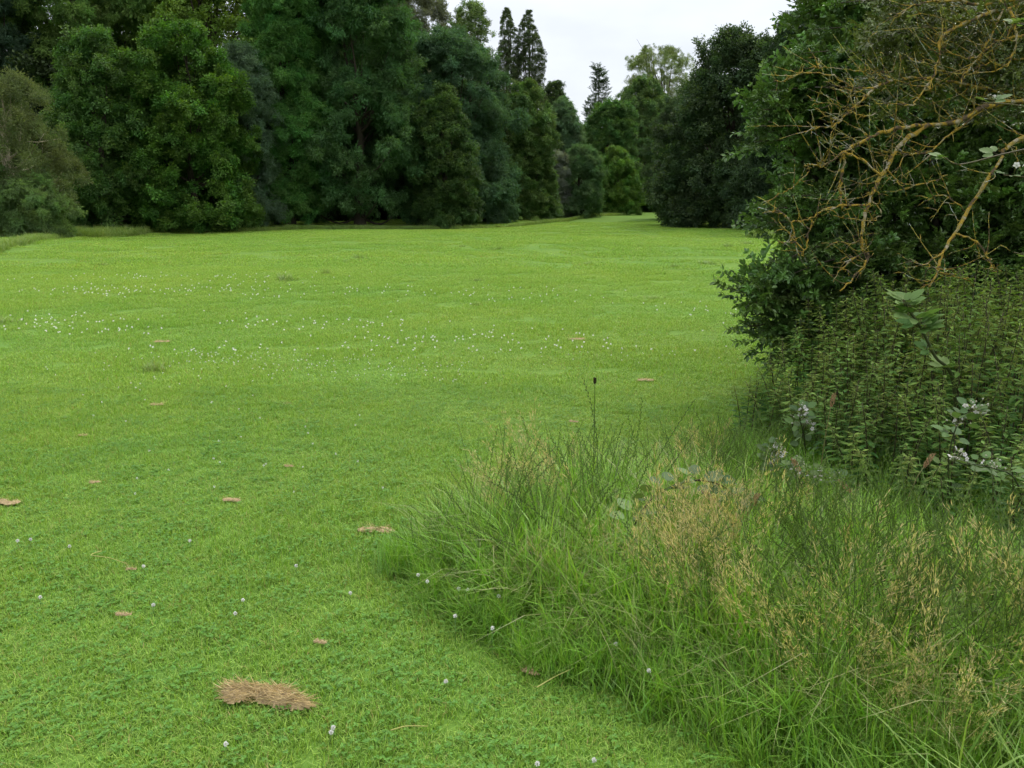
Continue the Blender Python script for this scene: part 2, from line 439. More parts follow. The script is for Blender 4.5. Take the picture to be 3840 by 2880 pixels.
def clump(rng, name, n=190, L=0.17, Wd=0.12, hang=0.3, up=0.6, flat=0.75, young=0.0, material=None, shape=LEAF4):
    """a rounded tuft of leaves of about half a metre radius"""
    mb = MB()
    nk = 9                                             # a few twig tips inside the tuft
    tips = norm(rng.normal(0, 1, (nk, 3)) + np.array([0, 0.25, 0.35])) * rng.uniform(0.25, 0.5, (nk, 1)) * np.array([1, 1, flat])
    w = rng.integers(0, nk, n)
    p = tips[w] * rng.uniform(0.35, 1.1, (n, 1)) + rng.normal(0, 0.085, (n, 3))
    d0 = norm(p)
    D = d0 + rng.normal(0, 0.55, (n, 3)) + np.array([0, 0, -hang])
    N = d0 * 0.5 + np.array([0, 0, up]) + rng.normal(0, 0.4, (n, 3))
    c = rng.uniform(0.7, 1.28, (n, 1)) * np.ones((n, 3))
    y = (young * rng.random(n) * np.clip(np.linalg.norm(p, axis=1) * 2 - 0.3, 0, 1) * (p[:, 2] > 0.05))[:, None]
    c = c * (1 - y) + y * c * np.array([2.2, 1.8, 0.8])
    leaves(mb, p, D, N, L * rng.uniform(0.65, 1.25, n), Wd * rng.uniform(0.75, 1.2, n), c, shape)
    return mb.mesh(name, [material or M_leaf])

_rg = np.random.default_rng(11)
SPR = {
    'broad': [clump(_rg, 'broad_spray', 240, 0.125, 0.095, 0.35, 0.6, young=0.55) for _ in range(5)],
    'ash': [clump(_rg, 'ash_spray', 210, 0.20, 0.06, 0.75, 0.5, 0.85) for _ in range(5)],
    'willow': [clump(_rg, 'willow_spray', 240, 0.19, 0.042, 0.4, 0.5, 0.9) for _ in range(4)],
    'poplar': [clump(_rg, 'poplar_spray', 130, 0.13, 0.12, 0.6, 0.3, 1.0, young=0.35) for _ in range(4)],
    'upright': [spray(_rg, 'upright_spray', 9, 13, 0.12, 0.08, -0.1, spread=0.55, hang=0.2, flat=0.9, stem=False) for _ in range(3)],
    'feather': [clump(_rg, 'feather_spray', 200, 0.13, 0.045, 0.0, 0.4, 0.9) for _ in range(4)],
}
PROF = {
    'skirt': lambda t: np.interp(t, [0, .06, .25, .5, .75, .92, 1], [.82, .95, 1, .93, .76, .5, .22]),
    'dome': lambda t: np.interp(t, [0, .1, .3, .55, .8, .94, 1], [.62, .85, 1, 1, .84, .58, .3]),
    'tall': lambda t: np.interp(t, [0, .1, .3, .5, .75, .92, 1], [.82, .95, 1, .93, .8, .58, .3]),
    'spire': lambda t: np.interp(t, [0, .15, .4, .7, .9, 1], [.45, .8, 1, .8, .5, .12]),
    'cone': lambda t: np.interp(t, [0, .1, .5, .85, 1], [.9, 1, .72, .36, .1]),
    'top': lambda t: np.interp(t, [0, .35, .5, .75, .92, 1], [.1, .3, .85, 1, .75, .35]),
}
def tree(name, label, cat, u0, u1, vtop, Y, kind, prof, colr, seed, size=1.0, dens=1.0, lob=1.0, base=0.0, trunk_col=(0.06, 0.05, 0.035), group='trees round the lawn', bare=0, pitch0=None, gap=0.0, thick=1.0, vb=300):
    rng = np.random.default_rng(seed)
    a, b = pk(u0, vb, Y), pk(u1, vb, Y)
    cx = (a[0] + b[0]) / 2; rad = (b[0] - a[0]) / 2
    H = pk((u0 + u1) / 2, vtop, Y)[2]
    gz = float(ground_z(cx, Y))
    root = thing(name, label, cat, (cx, Y, gz), 0, group)
    H -= gz
    pf = PROF[prof]
    z0 = base * H
    ch = H - z0
    # lobes of foliage on the crown's envelope
    ls = (0.16 * rad + 0.55) * lob
    nl = int(2.3 * rad * ch * 2.2 / (ls ** 2) * 0.68) + 8
    sk = int(2 * math.pi * rad * 0.85 / (ls * 0.8)) if base < 0.02 and prof != 'top' else 0
    t = np.concatenate([rng.random(nl) ** 0.9, rng.uniform(0.0, 0.13, sk), rng.uniform(.9, 1, 3)]); nl = len(t); az = rng.uniform(0, 2 * math.pi, nl)
    t = t[np.argsort(t)]
    rl = ls * rng.uniform(0.65, 1.3, nl) * np.clip(pf(t) + 0.25, 0.45, 1)
    rr = np.maximum(pf(t) * rad - rl * 0.55, 0) * rng.uniform(0.72, 1.06, nl)
    ctr = np.stack([np.cos(az) * rr, np.sin(az) * rr, z0 + np.clip(t * ch - rl * 0.55 * t, 0.35, None)], -1)
    wob = rad * 0.10 * np.sin(np.arange(3)[None] * 2 + ctr[:, 2:3] * 0.9 + seed); wob[:, 2] = 0
    ctr += wob
    if gap: ctr, rl = ctr[rng.random(nl) > gap], rl[:len(ctr)]; nl = len(ctr)
    P, Rt, Sc = [], [], []
    ssz = 0.78 * ls * size
    for i in range(nl):
        k = max(4, int(5.2 * dens * (rl[i] / ssz) ** 2))
        d = norm(rng.normal(0, 1, (k, 3)) + np.array([0, 0, 0.45]))
        outw = norm(np.array([ctr[i, 0], ctr[i, 1], 0.3 * rad])[None])[0]
        flip = (d @ outw) < -0.35; d[flip] -= 2 * (d[flip] @ outw)[:, None] * outw
        p = ctr[i] + d * rl[i] * rng.uniform(0.45, 0.95, k)[:, None] * np.array([1, 1, 0.85])
        P.append(p)
        pitch = (d[:, 2] * 0.9 - 0.15 if pitch0 is None else pitch0 + d[:, 2] * 0.3) + rng.normal(0, 0.2, k)
        Rt.append(np.stack([pitch, rng.normal(0, 0.3, k), np.arctan2(-d[:, 0], d[:, 1]) + rng.normal(0, 0.3, k)], -1))
        Sc.append(ssz * rng.uniform(0.7, 1.25, k))
    # sparse inner foliage
    ni = int(0.12 * sum(map(len, P)))
    ti = rng.random(ni); ai = rng.uniform(0, 6.28, ni); ri = pf(ti) * rad * np.sqrt(rng.random(ni)) * 0.75
    P.append(np.stack([np.cos(ai) * ri, np.sin(ai) * ri, z0 + 0.2 + ti * (ch - 0.5) * 0.95], -1))
    Rt.append(np.stack([rng.normal(0, .4, ni), rng.normal(0, .4, ni), rng.uniform(0, 6.28, ni)], -1)); Sc.append(ssz * rng.uniform(0.9, 1.4, ni))
    P, Rt, Sc = map(np.concatenate, (P, Rt, Sc))
    P[:, 2] = np.clip(P[:, 2], 0.12, None)
    pr = SPR[kind]
    scatter('crown', pr, P, Rt, Sc, rng.integers(0, len(pr), len(P)), root, colr, kind='stuff')
    # trunk and limbs
    mb = MB(); tr = (0.05 + 0.014 * H) * thick
    zz = np.linspace(0, H * 0.9, 9)
    path = np.stack([0.05 * rad * np.sin(zz * 0.6 + seed), 0.05 * rad * np.cos(zz * 0.5 + seed), zz], -1); path[0, :2] = path[1, :2] * 0.5
    tube(mb, path, tr * np.interp(zz / H, [0, .05, .5, .9], [1.5, 1, .55, .12]), trunk_col, 8)
    sel = rng.permutation(nl)[:min(nl, 26)]
    for i in sel:
        e = ctr[i]; zb = max(0.4, min(e[2] * rng.uniform(0.45, 0.8), H * 0.8)); s = np.array([np.interp(zb, zz, path[:, 0]), np.interp(zb, zz, path[:, 1]), zb])
        m_ = (s + e) / 2 + np.array([0, 0, -0.12 * np.linalg.norm(e - s)]) + rng.normal(0, 0.05 * rad, 3)
        pp = smooth_path([s, m_, e], 3); l_ = len(pp)
        tube(mb, pp, np.linspace(tr * 0.38, tr * 0.07, l_), trunk_col, 5)
        if bare:
            for _ in range(3):
                q = pp[rng.integers(1, l_)]; dd = norm(rng.normal(0, 1, 3) + 0.8 * norm((e - s)[None])[0])
                tube(mb, np.array([q, q + dd * 0.15 * rad + rng.normal(0, .05, 3), q + dd * 0.32 * rad + np.array([0, 0, .1])]), [tr * .15, tr * .08, tr * .03], trunk_col, 4)
    obj('trunk', mb.mesh('trunk', [M_bark], True), root)
    return root

G = 'trees round the lawn'
DK = (0.06, 0.05, 0.035)
tree('lime_tree', 'dark bushy lime tree to the ground, next to the brownish shrub at the left edge', 'tree', 92, 345, 66, 41, 'broad', 'skirt', (0.072, 0.146, 0.035), 1, lob=1.05)
tree('lime_tree', 'broad dark lime tree with yellowish leaf tips sweeping down to the lawn', 'tree', 270, 552, 42, 42.5, 'broad', 'skirt', (0.0703, 0.1526, 0.0254), 2)
tree('willow_tree', 'narrow blue-green tree squeezed between the lime and a tall green ash', 'tree', 468, 612, 92, 45.5, 'willow', 'tall', (0.1226, 0.1958, 0.1145), 3)
tree('ash_tree', 'tall bright green ash with drooping foliage beside the blue-green tree', 'tree', 520, 716, -110, 47.5, 'ash', 'tall', (0.0818, 0.1958, 0.0445), 4)
tree('ash_tree', 'large dark green ash with a black hollow under its right side', 'tree', 630, 912, -120, 49, 'ash', 'tall', (0.072, 0.1526, 0.051), 5, base=0.03)
tree('hazel_tree', 'small hazel with yellow-green side shoots in front of the dark ashes', 'tree', 885, 1030, 188, 49, 'broad', 'skirt', (0.058, 0.108, 0.03), 6)
tree('ash_tree', 'dark blue-green ash rising behind the small hazel', 'tree', 838, 1118, 66, 55, 'ash', 'dome', (0.0753, 0.146, 0.0716), 7)
tree('alder_tree', 'slim mid-green tree with a lit yellowish top below the twin poplars', 'tree', 1066, 1208, 180, 61, 'broad', 'tall', (0.0899, 0.1577, 0.0445), 8)
tree('whitebeam_tree', 'pale grey-green pointed tree where the two tree lines meet', 'tree', 1176, 1262, 212, 74, 'ash', 'tall', (0.1226, 0.2025, 0.0986), 9)
tree('hawthorn_bush', 'rounded grey-green bush standing forward at the far end of the lawn', 'bush', 1192, 1316, 318, 67, 'ash', 'skirt', (0.0981, 0.1742, 0.0716), 10)
tree('willow_bush', 'thin silvery grey willow bush among the far green bushes', 'bush', 1168, 1236, 325, 66, 'willow', 'tall', (0.2126, 0.2407, 0.1987), 11)
tree('maple_tree', 'round-headed green maple at the far end of the lawn', 'tree', 1242, 1382, 218, 84, 'broad', 'dome', (0.0753, 0.1577, 0.0414), 12)
tree('hazel_bush', 'yellow-green layered bush in front of the round-headed maple', 'bush', 1282, 1390, 320, 77, 'broad', 'skirt', (0.0949, 0.1859, 0.035), 13)
tree('oak_tree', 'broad green tree behind the round-headed maple under the open-crowned tree', 'tree', 1305, 1460, 172, 102, 'broad', 'dome', (0.085, 0.1494, 0.0476), 14)
tree('yew_tree', 'very dark tree closing the shaded gap at the end of the lawn', 'tree', 1360, 1470, 225, 106, 'ash', 'tall', (0.0425, 0.0764, 0.0319), 15)
tree('sycamore_tree', 'very dark tree in the top corner above the brownish shrub', 'tree', -120, 92, -260, 50, 'ash', 'dome', (0.0556, 0.1029, 0.0541), 16)
tree('poplar_tree', 'tall olive-green tree behind the first dark lime', 'tree', 40, 350, -260, 54, 'ash', 'dome', (0.1178, 0.2025, 0.0476), 17)
tree('poplar_tree', 'tall yellow-green poplar behind the broad lime and the blue-green tree', 'tree', 300, 660, -300, 57, 'poplar', 'tall', (0.1226, 0.2025, 0.0319), 18)
tree('willow_tree', 'tall grey-brown willow top showing behind the dark ashes', 'tree', 740, 1000, -90, 67, 'willow', 'dome', (0.1881, 0.2075, 0.1351), 19, dens=0.9)
tree('poplar_tree', 'tall loose-leaved pale green poplar with sky gaps beside the Lombardy poplars', 'tree', 935, 1082, 8, 69, 'poplar', 'tall', (0.139, 0.2025, 0.0716), 20, dens=0.6, lob=0.8, gap=0.15)
tree('lombardy_poplar', 'tall narrow poplar spire against the sky, first of the twin pair', 'tree', 1060, 1136, 16, 111, 'feather', 'spire', (0.085, 0.1162, 0.051), 21, pitch0=1.0, lob=0.5, dens=0.95)
tree('lombardy_poplar', 'tall narrow poplar spire against the sky, second and wider of the twin pair', 'tree', 1098, 1186, 22, 112, 'feather', 'spire', (0.0818, 0.1128, 0.0476), 22, pitch0=1.0, lob=0.5, dens=0.95)
tree('holm_oak', 'small dark rounded tree top at the foot of the twin poplars', 'tree', 1155, 1242, 176, 118, 'broad', 'dome', (0.0556, 0.0912, 0.035), 23)
tree('cedar_tree', 'dark tufted pointed tree standing alone against the sky gap', 'tree', 1248, 1332, 140, 126, 'upright', 'cone', (0.0589, 0.0963, 0.0476), 24, dens=0.9, gap=0.1, lob=0.8, pitch0=0.3)
tree('robinia_tree', 'open-crowned pale tree with dark limbs showing against the sky', 'tree', 1330, 1522, 102, 116, 'feather', 'top', (0.1717, 0.2158, 0.0874), 25, dens=0.75, gap=0.1, lob=0.65, thick=1.1, bare=1)
tree('lime_tree', 'green lime tree at the far end of the dark trees opposite', 'tree', 1400, 1575, 180, 62, 'ash', 'tall', (0.0643, 0.1067, 0.0455), 26)
tree('lime_tree', 'broad dark lime with low branches almost touching the lawn', 'tree', 1420, 1760, 74, 47, 'broad', 'skirt', (0.05, 0.086, 0.036), 27)
tree('lime_tree', 'tallest dark tree right behind the near thorn bush', 'tree', 1592, 1910, 28, 40, 'ash', 'skirt', (0.046, 0.08, 0.036), 28)
tree('lime_tree', 'dark tree mostly hidden behind the near thorn bush', 'tree', 1850, 2270, -40, 34, 'broad', 'dome', (0.0467, 0.0783, 0.0341), 29)
tree('elder_shrub', 'olive-brown feathery shrub with bare pale twigs at the left edge', 'shrub', -130, 168, 160, 33.5, 'feather', 'dome', (0.1134, 0.1419, 0.0539), 30, base=0.12, trunk_col=(0.30, 0.26, 0.18), bare=1, dens=0.85, vb=400)
tree('privet_bush', 'low green bush under the olive-brown shrub at the left edge', 'bush', -90, 152, 385, 32, 'willow', 'dome', (0.1226, 0.1956, 0.0681), 31, vb=450)
tree('sycamore_tree', 'green tree out beyond the brownish shrub', 'tree', -420, -90, -40, 44, 'broad', 'dome', (0.072, 0.1411, 0.035), 32)

tree('sycamore_tree', 'dark tree filling the wood between the olive-green tree and the yellow-green poplar', 'tree', 180, 480, -200, 63, 'ash', 'dome', (0.0701, 0.1304, 0.0341), 33)
tree('sycamore_tree', 'dark tree filling the wood behind the large ashes', 'tree', 560, 860, -160, 64, 'ash', 'dome', (0.0584, 0.1067, 0.0398), 34)
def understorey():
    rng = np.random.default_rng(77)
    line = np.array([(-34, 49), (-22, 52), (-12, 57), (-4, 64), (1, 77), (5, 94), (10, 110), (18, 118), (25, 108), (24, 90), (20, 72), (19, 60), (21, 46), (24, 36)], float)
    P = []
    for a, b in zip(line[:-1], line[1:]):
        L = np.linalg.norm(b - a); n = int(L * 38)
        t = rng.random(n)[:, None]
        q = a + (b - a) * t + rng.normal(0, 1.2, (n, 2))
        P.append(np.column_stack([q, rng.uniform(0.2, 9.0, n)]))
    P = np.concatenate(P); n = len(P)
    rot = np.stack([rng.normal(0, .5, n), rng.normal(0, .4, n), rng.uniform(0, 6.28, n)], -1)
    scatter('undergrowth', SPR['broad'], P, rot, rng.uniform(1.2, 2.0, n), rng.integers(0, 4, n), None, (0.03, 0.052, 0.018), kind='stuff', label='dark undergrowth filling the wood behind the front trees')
understorey()

# ------------------------------------------------------------------ rough grass at the foot of the trees
def rough_fringe():
    rng = np.random.default_rng(91)
    protos = []
    for _ in range(4):
        mb = MB(); n = 90
        b = np.stack([rng.normal(0, .16, n), rng.normal(0, .16, n), np.zeros(n)], -1)
        h = rng.uniform(0.18, 0.5, n); t = rng.uniform(0, 1, n)[:, None]
        col = np.array([0.11, 0.22, 0.035]) * (1 - t) + np.array([0.25, 0.31, 0.10]) * t
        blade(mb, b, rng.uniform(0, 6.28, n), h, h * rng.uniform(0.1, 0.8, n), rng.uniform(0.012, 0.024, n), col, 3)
        protos.append(mb.mesh('rough_tuft', [M_long]))
    def strip(pts, width, n, hs, name, label):
        pts = np.array(pts, float); seg = np.linalg.norm(np.diff(pts, axis=0), axis=1); cum = np.concatenate([[0], np.cumsum(seg)])
        s = rng.uniform(0, cum[-1], n)
        x = np.interp(s, cum, pts[:, 0]); y = np.interp(s, cum, pts[:, 1])
        off = rng.uniform(-1, 1, n) * width * (0.55 + 0.45 * np.sin(s * 0.8) * np.sin(s * 0.33 + 1))
        x = x + off * 0.35; y = y + off
        P = np.stack([x, y, ground_z(x, y) - 0.02], -1)
        rot = np.stack([rng.normal(0, .12, n), rng.normal(0, .12, n), rng.uniform(0, 6.28, n)], -1)
        scatter(name, protos, P, rot, hs * rng.uniform(0.6, 1.3, n), rng.integers(0, 4, n), kind='stuff', label=label)
    q = lambda *a: [gk(u, v)[:2] for u, v in a]
    strip(q((230, 498), (420, 499), (560, 497), (700, 493), (860, 491), (960, 489)) + [(-3.0, 47.5), (0.0, 49.0), (2.4, 55), (4.2, 62), (7, 70), (10, 75)], 0.9, 1100, 0.62, 'rough_grass', 'strip of rough uncut grass along the foot of the far trees')
    strip([(-26, 30), (-21.5, 30.5), (-18.5, 31.5), (-17.2, 34), (-17.5, 38)], 2.0, 900, 0.9, 'rough_grass', 'rough grass bank below the olive-brown shrub')
    strip(q((-140, 585), (-40, 562), (60, 535), (130, 514), (190, 500), (225, 497)), 0.7, 450, 0.6, 'rough_grass', 'rough grass edge of the lawn sloping down to the left picture edge')
    strip([(9.5, 33.5), (12, 31), (16, 29)], 0.9, 260, 0.8, 'rough_grass', 'rough grass in the shade under the dark trees')
    # a few longer tufts left by the mower out on the lawn
    n = 26; x = rng.uniform(-13, 9, n); y = rng.uniform(7, 30, n)
    P = np.stack([x, y, ground_z(x, y)], -1)
    scatter('lawn_tufts', protos, P, np.stack([0 * x, 0 * x, rng.uniform(0, 6.28, n)], -1), np.column_stack([rng.uniform(.3, .8, n)] * 2 + [rng.uniform(.18, .42, n)]), rng.integers(0, 4, n), kind='stuff', label='darker longer grass tufts missed by the mower')
rough_fringe()

# ------------------------------------------------------------------ near thorn bush
THORN = []
def thorn_bush():
    rng = np.random.default_rng(40)
    def tw(k):
        mb = MB(); m = 9 + k
        P = np.array([[0.02 * math.sin(5 * t + k), t * 0.36, -0.05 * t * t + 0.02 * math.sin(7 * t)] for t in np.linspace(0, 1, m)])
        tube(mb, P, np.linspace(0.004, 0.0012, m), (0.55, 0.40, 0.30), 4)
        ps, ds, ns, cs = [], [], [], []
        for i in range(1, m):
            for q in range(4):
                a = i * 2.4 + q * 1.57
                ps.append(P[i] + rng.normal(0, .004, 3)); ds.append([math.cos(a), 0.6 + rng.normal(0, .3), math.sin(a) * 0.8 + 0.1]); ns.append([rng.normal(0, .4), rng.normal(0, .4) - .2, 1])
                cs.append(np.ones(3) * rng.uniform(0.7, 1.25) * (1 + 0.35 * (i / m) ** 2))
        for b_ in range(3):                            # short side shoots
            i = 2 + 2 * b_; s = 1 if b_ % 2 else -1
            e = P[i] + np.array([s * 0.11, 0.09, 0.03])
            tube(mb, np.array([P[i], (P[i] + e) / 2 + [0, 0, .01], e]), [0.002, 0.0016, 0.001], (0.55, 0.4, 0.3), 3)
            for w_ in np.linspace(0.3, 1, 6):
                for q in (-1, 1):
                    ps.append(P[i] + (e - P[i]) * w_); ds.append([s * 0.5 + q * 0.6, 0.8 - 0.5 * q * s, rng.normal(0.1, .35)]); ns.append([rng.normal(0, .4), rng.normal(0, .4) - .2, 1]); cs.append(np.ones(3) * rng.uniform(0.75, 1.35))
        n = len(ps)
        leaves(mb, np.array(ps), np.array(ds), np.array(ns), rng.uniform(0.03, 0.052, n), rng.uniform(0.018, 0.029, n), np.array(cs), LEAF8)
        return mb.mesh('thorn_twig', [M_bushleaf])
    protos = [tw(k) for k in range(6)]
    THORN.extend(protos)
    lob = [(3130, 60, 7.2, .42), (3300, 110, 7.5, .62), (3090, 265, 7.0, .36), (2965, 320, 6.9, .26), (2890, 400, 6.8, .24), (2825, 480, 6.8, .12), (3000, 440, 7.0, .36), (3150, 450, 7.3, .52), (3350, 400, 7.6, .68), (3600, 320, 7.8, .85),
           (3110, 640, 7.3, .42), (3040, 560, 7.1, .3), (2945, 780, 6.9, .16), (2900, 800, 6.9, .13), (3010, 860, 6.9, .25), (3130, 820, 7.2, .45), (3350, 800, 7.5, .78), (3620, 800, 7.8, .9), (3830, 700, 7.8, .9),
           (2885, 1085, 6.5, .20), (2815, 1130, 6.4, .14), (2870, 1225, 6.4, .19), (2965, 1120, 6.6, .30), (3010, 1240, 6.5, .26), (2875, 1310, 6.3, .10), (3000, 980, 6.8, .26), (3150, 1050, 6.9, .46), (3400, 1100, 7.2, .66), (3700, 1050, 7.5, .8),
           (3320, -170, 7.9, .8), (3560, -60, 7.9, .85), (3800, 60, 8.0, .9), (4000, 400, 8.0, 1.0), (4100, 900, 8.0, 1.0), (3950, 1250, 7.6, .8), (3120, 1290, 6.6, .3), (3300, 1350, 7.0, .5)]
    P, Rt, Sc, ctrs = [], [], [], []
    hub = pt(3700, 900, 8.2)
    for u, v, Y, r in lob:
        c = pt(u + 75 * min(1, max(0, (3250 - u) / 250)), v, Y); c[2] = max(c[2], r * 0.6 + 0.1); ctrs.append((c, r))
        k = int(330 * r ** 2) + 5
        d = norm(rng.normal(0, 1, (k, 3)) + np.array([-0.35, -0.45, 0.25]))
        p = c + d * max(r - .2, .06) * rng.uniform(0.3, 1.0, k)[:, None]
        o = norm(c - hub); dd = norm(d + 0.7 * o)
        P.append(p); Rt.append(np.stack([np.arcsin(np.clip(dd[:, 2], -1, 1)) * 0.8 + rng.normal(0.05, .3, k), rng.normal(0, .5, k), np.arctan2(-dd[:, 0], dd[:, 1]) + rng.normal(0, .35, k)], -1)); Sc.append(rng.uniform(0.7, 1.25, k))
    # long shoots arching out past the leafy mass
    shoots = []
    for u, v in ((2748, 1063), (2778, 1129), (2712, 1228), (2845, 1365), (2863, 990), (2800, 1180), (2773, 477), (2786, 530), (2819, 411), (2846, 338), (2886, 736), (2819, 782), (2833, 835), (2925, 968), (2965, 199), (3071, 13), (2900, 1290), (2745, 1140), (2810, 1260), (2870, 1050), (3010, 110), (2930, 260)):
        Yt = 6.3 + rng.uniform(-.15, .25); e = pt(u + 45, v, Yt); s0 = pt(u + 330 + rng.uniform(-40, 80), v + (60 if v < 900 else -90), Yt + .5)
        pp = smooth_path([s0, (s0 + e) / 2 + np.array([0, -.05, .06 if v < 1100 else -.04]), e], 6); shoots.append(pp)
        for f in (.45, .6, .72, .84):
            j = int(f * (len(pp) - 1)); d = pp[min(j + 1, len(pp) - 1)] - pp[j]; az = math.atan2(-d[0], d[1])
            for sd in (-.7, .7) if f < .8 else (0.0,):
                P.append(pp[j][None]); Rt.append(np.array([[math.atan2(d[2], math.hypot(d[0], d[1])) + rng.normal(.05, .15), rng.normal(0, .5), az + sd + rng.normal(0, .15)]])); Sc.append(np.array([rng.uniform(.45, .7)]))
    P, Rt, Sc = map(np.concatenate, (P, Rt, Sc))
    base = np.array([3.9, 8.0, 0.0])
    root = thing('thorn_bush', 'big glossy dark green thorn bush behind the nettles', 'bush', base)
    scatter('foliage', protos, P - base, Rt, Sc, rng.integers(0, 6, len(P)), root, (0.085, 0.15, 0.036), kind='stuff')
    mb = MB()
    for i, (c, r) in enumerate(ctrs):
        s = np.array([rng.normal(0, .25), rng.normal(0, .2), 0.0]); e = c - base
        m1 = s + (e - s) * 0.45 + np.array([0, 0, 0.35]) + rng.normal(0, .12, 3)
        pp = smooth_path([s, m1, e, e + norm((e - s)[None])[0] * r * 0.6], 4)
        tube(mb, pp, np.linspace(0.035, 0.004, len(pp)), (0.055, 0.045, 0.035), 6)
    for pp in shoots: tube(mb, pp - base, np.linspace(0.008, 0.0025, len(pp)), (0.07, 0.055, 0.04), 5)
    obj('stem', mb.mesh('stem', [M_bark], True), root)
thorn_bush()

